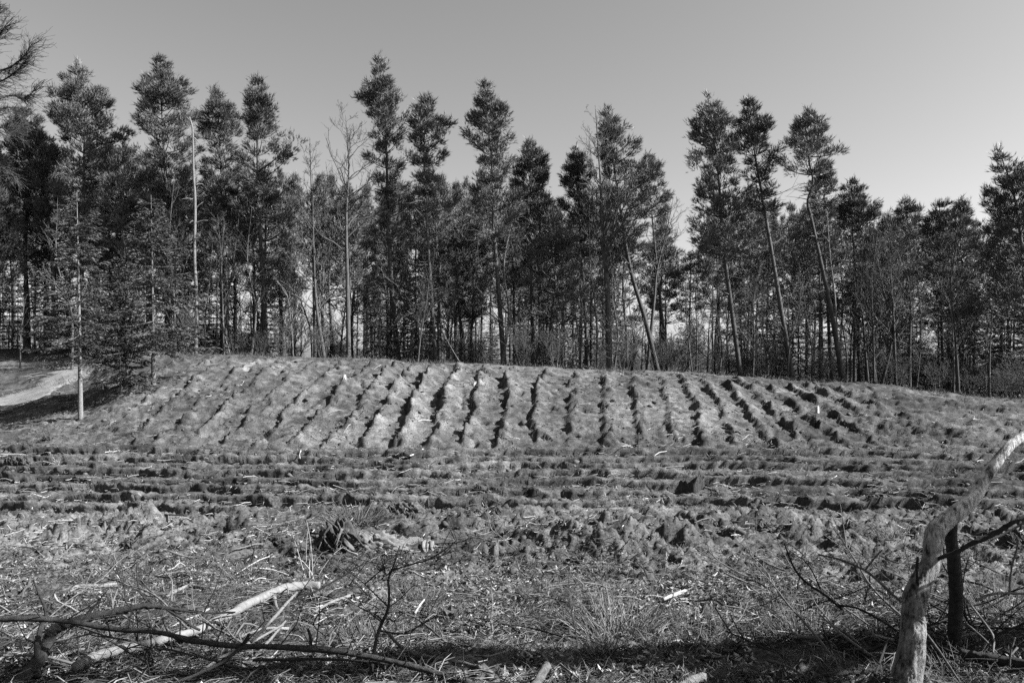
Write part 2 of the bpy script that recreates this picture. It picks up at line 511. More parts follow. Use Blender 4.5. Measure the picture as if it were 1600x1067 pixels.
def lookup(Z, x, y):
    x = np.atleast_1d(np.asarray(x, float)); y = np.atleast_1d(np.asarray(y, float))
    s = x / np.maximum(y, 2.3)
    j = np.clip(np.searchsorted(S_COL, s) - 1, 0, len(S_COL) - 2)
    i = np.clip(np.searchsorted(Y_ROW, y) - 1, 0, len(Y_ROW) - 2)
    u = np.clip((s - S_COL[j]) / (S_COL[j + 1] - S_COL[j]), 0, 1); v = np.clip((y - Y_ROW[i]) / (Y_ROW[i + 1] - Y_ROW[i]), 0, 1)
    return (Z[i, j] * (1 - u) + Z[i, j + 1] * u) * (1 - v) + (Z[i + 1, j] * (1 - u) + Z[i + 1, j + 1] * u) * v
def gz(x, y): return lookup(GZ, x, y)
def gz1(x, y): return float(gz(x, y)[0])

def gmesh():
    nr, nc = GX.shape
    V = np.stack([GX, GY - OVER, GZ], -1).reshape(-1, 3)
    idx = np.arange(nr * nc).reshape(nr, nc)
    Q = np.stack([idx[:-1, :-1], idx[:-1, 1:], idx[1:, 1:], idx[1:, :-1]], -1).reshape(-1, 4)
    me = bpy.data.meshes.new('ground')
    me.vertices.add(len(V)); me.vertices.foreach_set('co', V.astype(np.float32).ravel())
    me.loops.add(Q.size); me.loops.foreach_set('vertex_index', Q.ravel().astype(np.int32))
    me.polygons.add(len(Q)); me.polygons.foreach_set('loop_start', np.arange(0, Q.size, 4, dtype=np.int32))
    me.polygons.foreach_set('use_smooth', np.ones(len(Q), dtype=bool))
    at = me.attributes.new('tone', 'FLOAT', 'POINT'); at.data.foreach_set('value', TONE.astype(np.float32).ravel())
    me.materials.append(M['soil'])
    me.update(calc_edges=True)
    o = bpy.data.objects.new('ground', me); COL.objects.link(o)
    tag(o, kind='structure', label='ploughed forest clearing with rows of turned sods rising to a low crest')
gmesh()

def ground_depth(px, py, Z=GZ0):
    """depth of the ground seen at a photo position"""
    d = np.concatenate([np.arange(2.4, 14, 0.01), np.arange(14, 60, 0.03)])
    x = (px - 800) / FPX * d; z = z_of(py, d)
    hit = np.nonzero(lookup(Z, x, d) >= z)[0]
    return float(d[hit[0]]) if len(hit) else 34.0
def P3(px, py, d):
    return np.array([(px - 800) / FPX * d, d, z_of(py, d)])

# ------------------------------------------------------------------ the sandy path on the left
def path():
    pts = [(-25.0, 26.2, 0)]
    for (a, b) in [(-40, 640), (15, 628), (62, 608), (98, 592), (128, 578)]:
        d = ground_depth(a, b); pts.append(((a - 800) / FPX * d, d, 0))
    d = pts[-1][1]
    pts += [((150 - 800) / FPX * (d + 3.5), d + 3.5, 0), ((165 - 800) / FPX * (d + 9), d + 9, 0), ((160 - 800) / FPX * (d + 16), d + 16, 0)]
    line = catmull(pts, 90)
    wid = np.interp(np.arange(90), [0, 20, 45, 70, 89], [1.4, 1.4, 1.35, 1.2, 1.0])
    T = np.gradient(line[:, :2], axis=0); T /= np.linalg.norm(T, axis=1, keepdims=True)
    Nn = np.stack([-T[:, 1], T[:, 0]], 1)
    k = np.linspace(-1, 1, 15)
    mb = MB()
    jit = 1 + 0.5 * noise2(np.arange(90)[:, None] * 0.35, np.sign(k)[None, :] * 3.3, 9)
    XY = line[:, None, :2] + Nn[:, None, :] * (k[None, :, None] * wid[:, None, None] * jit[..., None])
    Z = gz(XY[..., 0].ravel(), XY[..., 1].ravel()).reshape(XY.shape[:2]) + 0.05 * (1 - np.abs(k)[None, :] ** 4) + 0.004
    Z[:, 0] -= 0.08; Z[:, -1] -= 0.08
    V = np.concatenate([XY, Z[..., None]], -1).reshape(-1, 3)
    idx = np.arange(90 * 15).reshape(90, 15)
    F = np.concatenate([np.stack([idx[:-1, :-1], idx[:-1, 1:], idx[1:, 1:]], -1).reshape(-1, 3), np.stack([idx[:-1, :-1], idx[1:, 1:], idx[1:, :-1]], -1).reshape(-1, 3)])
    mb.add(V, F)
    tag(mb.build('path', M['sand'], smooth=True), kind='structure', label='pale sandy track curving up the left bank into the wood')
path()

# ------------------------------------------------------------------ trees
def shoots(mb, C, D, L, rng, per=4, spread=0.75, width=0.028, tone=(0.05, 0.11)):
    """needle tufts: C centres, D unit directions, L shoot lengths"""
    N = len(C)
    if N == 0: return
    k = per
    r = unit(rng.standard_normal((N, k, 3)))
    dirs = unit(D[:, None, :] + spread * r)
    st = C[:, None, :] + D[:, None, :] * (L[:, None] * rng.uniform(0, 0.6, (N, k)))[..., None]
    ln = (L[:, None] * rng.uniform(0.55, 1.0, (N, k)))[..., None]
    side = unit(np.cross(dirs, rng.standard_normal((N, k, 3)))) * (width * rng.uniform(0.7, 1.3, (N, k)))[..., None]
    V = np.stack([st - side, st + side, st + dirs * ln], 2).reshape(-1, 3)
    F = np.arange(N * k * 3).reshape(-1, 3)
    tn = rng.uniform(tone[0], tone[1], N)
    mb.add(V, F, np.repeat(tn, k * 3))

def pine_meshes(trunk, prof, rng, dens=1.0, crown=True, r0=0.19, snags=14, tuft=1.0):
    """trunk: (n,3) local points base to top; prof: rows (z, left, right) crown reach"""
    n = 40
    TP = catmull(trunk, n)
    H = TP[-1, 2]
    rad = r0 * np.clip(1 - 0.86 * np.clip(TP[:, 2] / H, 0, 1) ** 1.15, 0.10, 1)
    rad[0] *= 1.35; rad[1] *= 1.1
    tb = MB(); tube(tb, TP, rad, 9)
    cz = TP[:, 2]
    def tp(z): return np.array([np.interp(z, cz, TP[:, 0]), np.interp(z, cz, TP[:, 1]), z])
    bb = MB(); cb = MB()
    zc0 = prof[0][0]
    # dead snags below the crown
    for _ in range(snags):
        z = zc0 * (1.08 - 0.78 * rng.random() ** 1.4)
        a = rng.uniform(0, 2 * math.pi); L = rng.uniform(0.25, 1.6) * (0.4 + 0.6 * z / zc0)
        p0 = tp(z); d = np.array([math.cos(a), math.sin(a), rng.uniform(-0.25, 0.35)])
        p1 = p0 + d * L * 0.5; p2 = p0 + d * L + np.array([0, 0, rng.uniform(-0.2, 0.15) * L])
        tube(bb, [p0, p1, p2], [0.026, 0.016, 0.007], 3, cap=False)
        for _q in range(2):
            p3 = p1 + (p2 - p1) * rng.random(); tube(bb, [p3, p3 + (d + rng.normal(0, .6, 3)) * L * rng.uniform(.2, .4)], [0.009, 0.005], 3, cap=False)
    pz = np.array([p[0] for p in prof]); pl = np.array([p[1] for p in prof]); pr = np.array([p[2] for p in prof])
    z = zc0
    Cs, Ds, Ls = [], [], []
    Bl = []
    while z < H - 0.12:
        f = (z - zc0) / max(H - zc0, 0.1)
        L_l, L_r = np.interp(z, pz, pl), np.interp(z, pz, pr)
        nb = rng.integers(4, 7) if f < 0.85 else rng.integers(2, 4)
        a0 = rng.uniform(0, 6.28)
        for q in range(nb):
            a = a0 + q * 6.283 / nb + rng.normal(0, 0.3)
            w = 0.5 + 0.5 * math.cos(a)
            L = (L_l * (1 - w) + L_r * w)
            # keep depth extent like the mean reach
            L = L * (0.52 + 0.68 * rng.random()) * min(1, 0.4 + 0.6 * (1 - f) / 0.18)
            if rng.random() < 0.14: L *= 0.45
            if f < 0.3 and rng.random() < 0.12: continue
            if rng.random() < .10: L *= 1.3
            L = max(L, 0.12)
            e = R(12 + 40 * f) + rng.normal(0, 0.13)
            d = np.array([math.cos(a), math.sin(a), 0])
            p0 = tp(z)
            t = np.linspace(0, 1, 6)
            sag = -0.10 * (1 - f)
            bend = rng.normal(0, 0.12)
            lat = np.array([-math.sin(a), math.cos(a), 0])
            P = p0 + (t * L * math.cos(e))[:, None] * d + (t ** 2 * bend * L)[:, None] * lat
            rise = min(L * (math.sin(e) * 0.7 + 0.26), max(H - z - 1.45 * L, 0.10 * L))
            P[:, 2] += (0.75 * t + 0.25 * t ** 2.5) * rise + sag * 4 * t * (1 - t) * L
            Bl.append((P, 0.012 + 0.017 * L))
            if not crown: continue
            nc = max(2, int(round((2.0 + 5.2 * L) * dens)))
            tc = 1 - rng.random(nc) ** 1.25 * (0.55 if L > 0.8 else 0.95)
            tc[0] = 1.0
            i = np.minimum((tc * 5).astype(int), 4); u = (tc * 5 - i)[:, None]
            C = P[i] * (1 - u) + P[i + 1] * u
            off = rng.normal(0, 1, nc) * L * 0.25 * (1.15 - 0.85 * tc)
            C = C + lat * off[:, None] + np.array([0, 0, 1.0]) * (np.abs(rng.normal(0, 0.07, nc)) * (0.4 + L))[:, None] + d * (np.abs(off) * 0.25)[:, None]
            ax = unit(d[None, :] * 0.7 + lat[None, :] * (np.sign(off) * 0.5)[:, None] + np.array([0, 0, 0.7 + 0.6 * f])[None, :] + rng.normal(0, 0.25, (nc, 3)))
            m = 17
            rr = rng.normal(0, 1, (nc, m, 3)) * np.array([0.105, 0.105, 0.075]) * tuft * rng.uniform(.7, 1.25, (nc, 1, 1))
            Cs.append((C[:, None, :] + rr).reshape(-1, 3))
            Ds.append(unit(ax[:, None, :] + 0.45 * unit(rr) + 0.22 * rng.normal(0, 1, (nc, m, 3))).reshape(-1, 3))
            Ls.append(rng.uniform(0.17, 0.30, nc * m) * tuft)
        z += rng.uniform(0.48, 0.84) * (1.0 if f < 0.5 else 0.68)
    if crown:
        top = tp(H)
        k = 26
        Cs.append(top + rng.normal(0, 0.10, (k, 3)) - np.array([0, 0, 0.12])); Ds.append(unit(rng.normal(0, 0.5, (k, 3)) + np.array([0, 0, 1.0]))); Ls.append(rng.uniform(0.2, 0.34, k))
    P = np.stack([b[0] for b in Bl]); r = np.array([b[1] for b in Bl])
    many_tubes(bb, P, r[:, None] * np.linspace(1, 0.25, 6)[None, :], 4)
    out = {'trunk': tb, 'branchwork': bb}
    if crown:
        shoots(cb, np.concatenate(Cs), np.concatenate(Ds), np.concatenate(Ls), rng, 5, 0.5, 0.0125, (0.047, 0.10))
        out['crown'] = cb
    return out

def put_tree(name, parts, mats, loc, label, cat, group=None):
    root = empty(name, loc, label, cat, group)
    for k, mb in parts.items():
        o = mb.build(k, mats[k], root, smooth=(k != 'crown'))
        if k in ('crown', 'branchwork'): o['kind'] = 'stuff'
    return root

def copy_tree(src, loc, rz, sc, label, group):
    c = src.copy(); COL.objects.link(c)
    c.location = loc; c.rotation_euler = (0, 0, rz); c.scale = sc
    c['label'] = label
    if group: c['group'] = group
    for ch in src.children:
        k = ch.copy(); COL.objects.link(k); k.parent = c
    return c

PINE = {'trunk': M['pine_bark'], 'branchwork': M['bare_bark'], 'crown': M['needle']}
heroes = [
 # label, depth, trunk (photo px), crown rows (py, left px, right px), trunk radius
 ('broad dense pine with a bare pale trunk, second crown from the left', 42, [(128,575),(128,400),(131,260),(130,180),(122,100)], [(420,95,170),(350,85,185),(300,95,180),(250,70,185),(195,75,205),(165,85,185),(130,78,155),(100,112,138)], .17),
 ('pine with long straight sunlit lower trunk at the left edge of the wood', 44, [(40,575),(42,400),(43,300),(40,230),(38,172)], [(340,20,80),(300,5,95),(250,0,90),(200,10,75),(172,25,50)], .15),
 ('slender pine with a curved pale trunk behind the left spruces', 43, [(84,575),(82,440),(75,330),(68,260),(55,195)], [(360,60,100),(320,50,105),(260,40,100),(215,35,90),(195,48,62)], .13),
 ('tall pine with a full pointed crown left of the dead white snag', 42, [(262,575),(259,370),(257,250),(252,150),(247,92)], [(340,215,300),(280,205,305),(230,205,300),(190,210,315),(165,220,305),(140,205,292),(115,210,285),(92,235,262)], .17),
 ('round topped pine just right of the dead white snag', 44, [(352,575),(350,420),(347,300),(342,200),(338,138)], [(330,320,372),(280,315,370),(230,310,372),(185,312,375),(155,315,368),(138,325,352)], .16),
 ('tall pine with dark bare lower trunk and layered wide crown, left of the bare birches', 40, [(415,575),(410,450),(405,350),(402,220),(405,123)], [(345,380,450),(300,375,455),(260,385,465),(220,378,455),(190,385,440),(165,375,445),(140,380,430),(123,395,415)], .17),
 ('tallest pine near the middle with a limb sticking out left below its top', 40, [(624,580),(612,450),(606,330),(603,215),(598,150),(592,93)], [(380,590,650),(320,590,640),(280,585,650),(240,570,640),(200,570,635),(170,560,632),(150,540,618),(125,575,618),(115,582,612),(93,588,598)], .16),
 ('pine with a thin sunlit trunk and open forked crown right of the tallest pine', 39, [(681,580),(673,440),(666,330),(662,240),(667,152)], [(330,650,700),(280,645,680),(250,640,705),(225,645,712),(200,640,700),(165,645,690),(152,662,675)], .12),
 ('stout pine with rounded bushy top and long dark trunk above the middle of the crest', 39, [(788,580),(778,440),(771,350),(769,260),(762,190),(756,131)], [(380,745,810),(330,740,815),(280,735,812),(240,722,805),(200,720,800),(175,728,795),(150,733,785),(131,745,768)], .17),
 ('medium pine with straight upright trunk and spreading side branches beside the stout pine', 42, [(833,580),(830,420),(829,320),(827,222)], [(370,805,855),(330,795,870),(290,800,870),(265,805,865),(245,812,852),(222,820,836)], .14),
 ('small narrow pine left of the big bare forked tree', 42, [(920,585),(912,450),(905,330),(900,232)], [(400,880,925),(360,875,925),(320,870,935),(280,880,925),(255,882,918),(232,893,908)], .15),
 ('pine leaning left with its crown against the big bare forked tree', 41, [(1030,590),(1008,500),(985,420),(968,320),(957,240),(950,168)], [(370,955,1010),(320,950,1020),(280,940,1005),(240,935,985),(210,930,978),(185,935,968),(168,945,958)], .17),
 ('short pine with a ragged crown on the right of the left-leaning pine', 45, [(1045,590),(1030,450),(1018,330),(1012,245)], [(340,990,1045),(300,985,1045),(270,990,1038),(245,1003,1025)], .13),
 ('dark pine with tapering tiered crown, leftmost of three tall pines on the right', 38, [(1158,600),(1143,480),(1130,380),(1122,280),(1113,200),(1107,148)], [(400,1085,1165),(350,1070,1165),(300,1078,1160),(260,1065,1155),(215,1090,1145),(205,1080,1140),(185,1083,1135),(160,1095,1122),(148,1103,1112)], .15),
 ('leaning pine with a sunlit trunk edge, middle of the three tall pines on the right', 38, [(1240,605),(1220,480),(1203,380),(1190,300),(1180,240),(1170,158)], [(330,1165,1215),(290,1160,1215),(250,1155,1218),(215,1150,1215),(180,1148,1200),(158,1148,1182)], .16),
 ('tall pine with a kinked pale trunk and broad forked crown on the right', 37, [(1318,610),(1298,490),(1280,400),(1268,340),(1262,315),(1270,285),(1264,250),(1262,175)], [(300,1235,1270),(280,1218,1295),(250,1222,1308),(220,1220,1312),(195,1222,1308),(175,1235,1300)], .16),
 ('dense bushy pine just right of the kinked pine', 45, [(1345,610),(1338,450),(1332,350),(1330,283)], [(430,1300,1370),(370,1295,1375),(330,1300,1368),(305,1308,1355),(283,1325,1338)], .15),
 ('low pine top left of the two lowest tops on the right skyline', 48, [(1425,615),(1422,450),(1415,312)], [(430,1390,1450),(370,1385,1450),(335,1395,1440),(312,1408,1420)], .15),
 ('low dark rounded pine at the lowest dip of the right skyline', 46, [(1475,620),(1470,450),(1468,315)], [(430,1450,1500),(370,1445,1500),(330,1445,1495),(315,1455,1482)], .15),
 ('small pointed pine top between the rounded pine and the right edge', 50, [(1505,620),(1505,450),(1503,312)], [(400,1485,1530),(345,1490,1525),(312,1498,1510)], .14),
 ('tall dark pine with a left-leaning top at the right edge of the photo', 36, [(1615,640),(1608,500),(1596,380),(1582,300),(1562,233)], [(500,1535,1665),(420,1530,1660),(350,1535,1645),(310,1545,1625),(275,1550,1590),(250,1548,1585),(233,1550,1570)], .17),
 ('slim pine half hidden behind the kinked pine', 44, [(1300,610),(1290,420),(1287,255)], [(380,1268,1308),(330,1265,1310),(290,1270,1305),(255,1280,1296)], .13),
]
hero_roots = []
for k, (lab, d, tr, pr, r0) in enumerate(heroes):
    rng = np.random.default_rng(100 + k)
    bx = (tr[0][0] - 800) / FPX * d
    bz = gz1(bx, d)
    T = []
    for (px, py) in tr:
        p = P3(px, py, d); T.append((p[0] - bx, rng.normal(0, 0.05), p[2] - bz))
    T[0] = (0, 0, -0.15)
    tz = np.array([t[2] for t in T]); tx = np.array([t[0] for t in T])
    prof = []
    for (py, l, r) in pr:
        z = z_of(py, d) - bz; cx = np.interp(z, tz, tx)
        prof.append((z, max(0.1, cx - ((l - 800) / FPX * d - bx)), max(0.1, ((r - 800) / FPX * d - bx) - cx)))
    parts = pine_meshes(np.array(T), prof, rng, dens=1.05, r0=r0 * 0.8, snags=34)
    hero_roots.append(put_tree('pine_tree', parts, PINE, (bx, d, bz), lab, 'pine tree', 'pine trees along the edge of the wood'))

# generic pines for the depth of the wood
def zone(px):
    for lim, t in ((200, 'behind the spruces on the left'), (460, 'behind the dead snag and layered pine'), (700, 'around the tallest pine'), (880, 'around the stout round-topped pine'), (1060, 'around the big forked bare tree'), (1330, 'around the three tall right-hand pines')):
        if px < lim: return t
    return 'in the dark low wood on the right'
def generic_pine(seed, H, cb, w, dens, r0=0.13):
    rng = np.random.default_rng(seed)
    T = [(0, 0, -0.2)] + [(rng.normal(0, 0.16) * (q / 4), rng.normal(0, 0.16) * (q / 4), H * q / 4) for q in range(1, 5)]
    zs = np.linspace(cb, 1, 6)
    wf = np.array([0.75, 1.0, 0.95, 0.75, 0.5, 0.12])
    prof = [(H * z, w * f * rng.uniform(0.75, 1.2), w * f * rng.uniform(0.75, 1.2)) for z, f in zip(zs, wf)]
    return pine_meshes(np.array(T), prof, rng, dens=dens, r0=r0, snags=18)
GEN = []
for s, (H, cb, w) in enumerate([(9.0, 0.36, 1.6), (9.0, 0.45, 1.3), (9.0, 0.30, 1.9), (9.0, 0.52, 1.5), (9.0, 0.40, 2.0), (9.0, 0.42, 1.1)]):
    GEN.append(generic_pine(300 + s, H, cb, w, 0.62, 0.10))
rb = random.Random(11)
GEN_ROOT = [None] * len(GEN)
def sky_limit(px):      # photo row of the top of the crowded stand behind
    return np.interp(px, [-200, 0, 200, 460, 560, 700, 880, 1000, 1060, 1120, 1330, 1420, 1550, 1800], [205, 220, 230, 275, 285, 255, 310, 275, 370, 300, 325, 342, 338, 290])
spots = []
tries = 0
while len(spots) < 190 and tries < 6000:
    tries += 1
    d = rb.uniform(41, 47) if len(spots) < 45 else rb.uniform(47, 95)
    px = rb.uniform(-190, 1800)
    if 985 < px < 1060 and rb.random() < 0.5: continue
    x = (px - 800) / FPX * d
    if all((x - a) ** 2 + (d - b) ** 2 > (1.5 if d < 55 else 2.2) ** 2 for a, b, _ in spots) and all(abs(h.location.x - x) + abs(h.location.y - d) > 0.9 for h in hero_roots):
        spots.append((x, d, px))
for k, (x, d, px) in enumerate(spots):
    g = k % len(GEN)
    z = gz1(x, d)
    top = sky_limit(px) + abs(rb.gauss(0, 42)) - 6
    H = (z_of(top, d) - z)
    s = H / 9.0
    lab = 'slim pine in the crowded stand ' + zone(px)
    grp = 'pines crowded ' + zone(px)
    if GEN_ROOT[g] is None:
        GEN_ROOT[g] = put_tree('pine_tree', GEN[g], PINE, (x, d, z), lab, 'pine tree', grp)
        GEN_ROOT[g].scale = (0.8 + 0.2 * s, 0.8 + 0.2 * s, s); GEN_ROOT[g].rotation_euler = (0, 0, rb.uniform(0, 6.28))
    else:
        w = (0.75 + 0.25 * s) * rb.uniform(0.85, 1.15)
        copy_tree(GEN_ROOT[g], (x, d, z), rb.uniform(0, 6.28), (w, w, s), lab, grp)

# ---- bare trees
def bare_meshes(trunk, r0, rng, n1=26, reach=2.2, start=0.3, up=0.75, levels=3, twig=0.007, droop=0.0, kids=(5, 4)):
    n = 30
    TP = catmull(trunk, n); H = TP[-1, 2]
    rad = r0 * np.clip(1 - 0.92 * np.linspace(0, 1, n), 0.05, 1); rad[0] *= 1.3
    tb = MB(); tube(tb, TP, rad, 8)
    bb = MB()
    t = np.sort(rng.uniform(start, 0.97, n1))
    i = np.minimum((t * (n - 1)).astype(int), n - 2); u = (t * (n - 1) - i)[:, None]
    O = TP[i] * (1 - u) + TP[i + 1] * u
    rr = np.interp(t, np.linspace(0, 1, n), rad)
    a = rng.uniform(0, 6.283, n1)
    D = unit(np.stack([np.cos(a), np.sin(a), up + rng.normal(0, 0.25, n1)], -1))
    L = reach * (1.08 - t) / (1.08 - start) * rng.uniform(0.6, 1.2, n1) + 0.25
    Rr = np.minimum(rr * 0.55, 0.012 + 0.016 * L)
    for lv in range(levels):
        N = len(O)
        if N == 0: break
        s = np.linspace(0, 1, 6)
        bend = rng.normal(0, 0.14, (N, 1, 3)) + np.array([0, 0, 0.22 - droop])
        P = O[:, None, :] + D[:, None, :] * (s[None, :, None] * L[:, None, None]) + bend * (s[None, :, None] ** 2 * L[:, None, None])
        P[:, 1:-1] += rng.normal(0, 0.035, (N, 4, 3)) * L[:, None, None]
        many_tubes(bb, P, np.maximum(Rr[:, None] * np.linspace(1, 0.35, 6)[None, :], twig * 0.7), 4 if lv == 0 else 3)
        if lv == levels - 1: break
        k = kids[min(lv, len(kids) - 1)]
        tt = rng.uniform(0.25, 1.0, (N, k)); ii = np.minimum((tt * 5).astype(int), 4); uu = (tt * 5 - ii)[..., None]
        ar = np.arange(N)[:, None]
        O2 = P[ar, ii] * (1 - uu) + P[ar, ii + 1] * uu
        base = P[ar, ii + 1] - P[ar, ii]
        D2 = unit(unit(base) + 0.75 * rng.normal(0, 1, (N, k, 3)) * np.array([1, 1, 0.7]) + np.array([0, 0, 0.2 - droop]))
        L2 = L[:, None] * rng.uniform(0.28, 0.55, (N, k)) * (1.15 - 0.5 * tt)
        O, D, L = O2.reshape(-1, 3), D2.reshape(-1, 3), L2.reshape(-1)
        Rr = np.maximum(np.repeat(Rr, k) * 0.5, twig)
    return {'trunk': tb, 'branchwork': bb}
BARE = {'trunk': M['bare_bark'], 'branchwork': M['bare_bark']}
DEAD = {'trunk': M['dead_bark'], 'branchwork': M['dead_bark']}
bares = [
 ('slender bare birch with fine upright twigs right of the layered pine', 41, [(492,575),(490,450),(487,330),(484,215)], .09, 34, 1.9, .30, 1.2),
 ('bare dark-stemmed tree with long arching limbs left of the tallest pine', 38, [(545,580),(543,450),(541,340),(545,260),(540,180)], .12, 30, 2.9, .32, .8),
 ('big bare forked tree with the finest twigs against the sky, right of the middle', 39, [(953,590),(949,450),(941,360),(938,280),(930,165)], .17, 44, 2.9, .30, 1.0),
 ('bare tree with two rising limbs in the gap left of the tiered pine', 42, [(1010,590),(1022,470),(1027,420),(1042,360),(1052,310)], .10, 26, 1.6, .4, .9),
 ('bare bushy tree low in front of the round topped pine', 38, [(350,575),(348,480),(345,400),(340,335)], .06, 30, 1.1, .25, 1.0),
 ('bare tree with crooked limbs in the dark wood on the right', 40, [(1400,612),(1396,500),(1392,430),(1388,365)], .09, 30, 1.9, .25, .9),
 ('bare twiggy tree in front of the low pines near the right edge', 38, [(1498,625),(1492,520),(1486,440),(1490,370)], .09, 34, 1.8, .2, .9),
 ('bare curved tree leaning over at the foot of the middle pines', 39, [(640,580),(648,500),(672,430),(690,350)], .10, 26, 2.2, .2, .8),
]
for k, (lab, d, tr, r0, n1, reach, st, up) in enumerate(bares):
    rng = np.random.default_rng(500 + k)
    bx = (tr[0][0] - 800) / FPX * d; bz = gz1(bx, d)
    T = np.array([(P3(px, py, d)[0] - bx, 0.0, P3(px, py, d)[2] - bz) for px, py in tr]); T[0, 2] = -0.15
    put_tree('bare_tree', bare_meshes(T, r0, rng, n1, reach, st, up, twig=0.006, kids=(6, 4)), BARE, (bx, d, bz), lab, 'bare tree')
# dead white snag and pale leaning poles
def simple_dead(lab, d, tr, r0, stubs, seed, name='dead_tree', r1=0.35):
    rng = np.random.default_rng(seed)
    bx = (tr[0][0] - 800) / FPX * d; bz = gz1(bx, d)
    T = np.array([(P3(px, py, d)[0] - bx, 0.0, P3(px, py, d)[2] - bz) for px, py in tr]); T[0, 2] = -0.1
    TP = catmull(T, 30); tb = MB(); tube(tb, TP, r0 * np.linspace(1, r1, 30), 8)
    bb = MB()
    for (px, py, dx, dy) in stubs:
        a = P3(px, py, d) - np.array([bx, d, bz]); b = P3(px + dx, py + dy, d) - np.array([bx, d, bz]); b[1] += rng.normal(0, .2)
        m = (a + b) / 2 + np.array([0, 0, 0.06])
        tube(bb, catmull([a, m, b], 5), np.linspace(0.035, 0.012, 5), 5)
    parts = {'trunk': tb}
    if stubs: parts['branchwork'] = bb
    put_tree(name, parts, DEAD, (bx, d, bz), lab, 'dead tree')
simple_dead('tall dead pine with a bare bleached trunk broken at the top', 38, [(306,575),(307,470),(304,400),(305,320),(302,260),(301,205),(296,183)], .095, [(305,290,10,-3),(303,270,-9,-4),(306,410,-10,5),(305,430,8,-6),(304,375,12,6),(303,312,-16,2),(302,228,-8,-8),(301,210,7,-9),(306,465,-9,-5),(304,345,-7,6),(300,195,-14,-16),(302,240,-14,3),(303,330,14,-14),(304,350,20,-6),(302,215,10,12)], 601)
simple_dead('thin pale dead pole leaning over the crest right of the sunlit trunk', 35.6, [(722,575),(706,545),(690,515)], .022, [], 602)
simple_dead('thin white dead stem with broken side twigs near the kinked pine', 38, [(1312,600),(1305,470),(1297,400),(1292,330)], .05, [(1298,415,18,-8),(1296,380,-12,-14)], 603)
simple_dead('pale bent dead stem arching among the bare trunks left of the birch', 37, [(458,575),(455,510),(448,460),(432,440)], .035, [(452,480,24,-14),(448,462,-18,-26),(455,505,14,-20)], 604)
simple_dead('crooked whitish dead stem leaning left of the dark layered pine trunk', 38, [(362,575),(340,480),(344,420),(350,352)], .035, [(342,440,-14,-18),(345,410,10,-20)], 605)

# thin pole-like understorey trees, bare shrubs and young spruces inside the wood
def cluster_copies(name, variants, mats, n, dmin, dmax, pxr, size, lab, cat, grp, seed, wobble=0.06, avoid=None):
    r = random.Random(seed); roots = [None] * len(variants)
    for k in range(n):
        d = r.uniform(dmin, dmax); px = r.uniform(*pxr)
        if avoid and avoid(px, d): continue
        x = (px - 800) / FPX * d; z = gz1(x, d) - 0.05
        g = k % len(variants); s = r.uniform(*size)
        zl = lab + ' ' + zone(px); zg = grp + ' ' + zone(px)
        if roots[g] is None:
            roots[g] = put_tree(name, variants[g], mats, (x, d, z), zl, cat, zg); o = roots[g]; o.scale = (s, s, s)
        else:
            o = copy_tree(roots[g], (x, d, z), 0, (s * r.uniform(.8, 1.1), s, s * r.uniform(.85, 1.15)), zl, zg)
        o.rotation_euler = (r.gauss(0, wobble), r.gauss(0, wobble), r.uniform(0, 6.28))
mids = []
for s in range(5):
    rng = np.random.default_rng(680 + s)
    T = np.array([(0, 0, 0), (rng.normal(0, .2), rng.normal(0, .2), 2.6), (rng.normal(0, .35), rng.normal(0, .3), 5.2), (rng.normal(0, .5), rng.normal(0, .4), 8.4)])
    mids.append(bare_meshes(T, 0.085, rng, 26, 1.9, .22, .9, twig=0.006, kids=(6, 4)))
cluster_copies('bare_tree', mids, BARE, 75, 36.4, 70, (-150, 1750), (0.55, 1.05), 'bare twiggy tree in the wood', 'bare tree', 'bare trees in the wood', 70, 0.05, avoid=lambda px, d: px < 200 and d < 44)
poles = []
for s in range(4):
    rng = np.random.default_rng(700 + s)
    T = np.array([(0, 0, 0), (rng.normal(0, .12), rng.normal(0, .12), 2.0), (rng.normal(0, .2), rng.normal(0, .2), 4.0), (rng.normal(0, .3), rng.normal(0, .3), 6.2)])
    poles.append(bare_meshes(T, 0.055, rng, 22, 1.0, .3, 1.1, twig=0.006, kids=(4, 3)))
cluster_copies('bare_sapling', poles, BARE, 170, 36.2, 66, (-150, 1750), (0.7, 1.25), 'thin bare sapling in the wood', 'sapling', 'bare saplings inside the wood', 71)
shr = []
for s in range(4):
    rng = np.random.default_rng(740 + s)
    bb = MB(); tb = MB()
    for q in range(7):
        a = rng.uniform(0, 6.28); T = np.array([(0.1 * math.cos(a), 0.1 * math.sin(a), 0), (.35 * math.cos(a), .35 * math.sin(a), .7), (.6 * math.cos(a) , .6 * math.sin(a), rng.uniform(1.2, 1.9))])
        p = bare_meshes(T, 0.016, rng, 9, .7, .2, .8, levels=2, twig=0.006, kids=(5,))
        tb.absorb(p['trunk']); bb.absorb(p['branchwork'])
    shr.append({'stem': tb, 'branchwork': bb})
SHR = {'stem': M['bare_bark'], 'branchwork': M['bare_bark']}
cluster_copies('bare_shrub', shr, SHR, 200, 35.6, 56, (-120, 1720), (0.6, 1.45), 'low bare twiggy shrub past the crest', 'shrub', 'bare shrubs at the foot of the wood', 72, avoid=lambda px, d: px < 200 and d < 44)

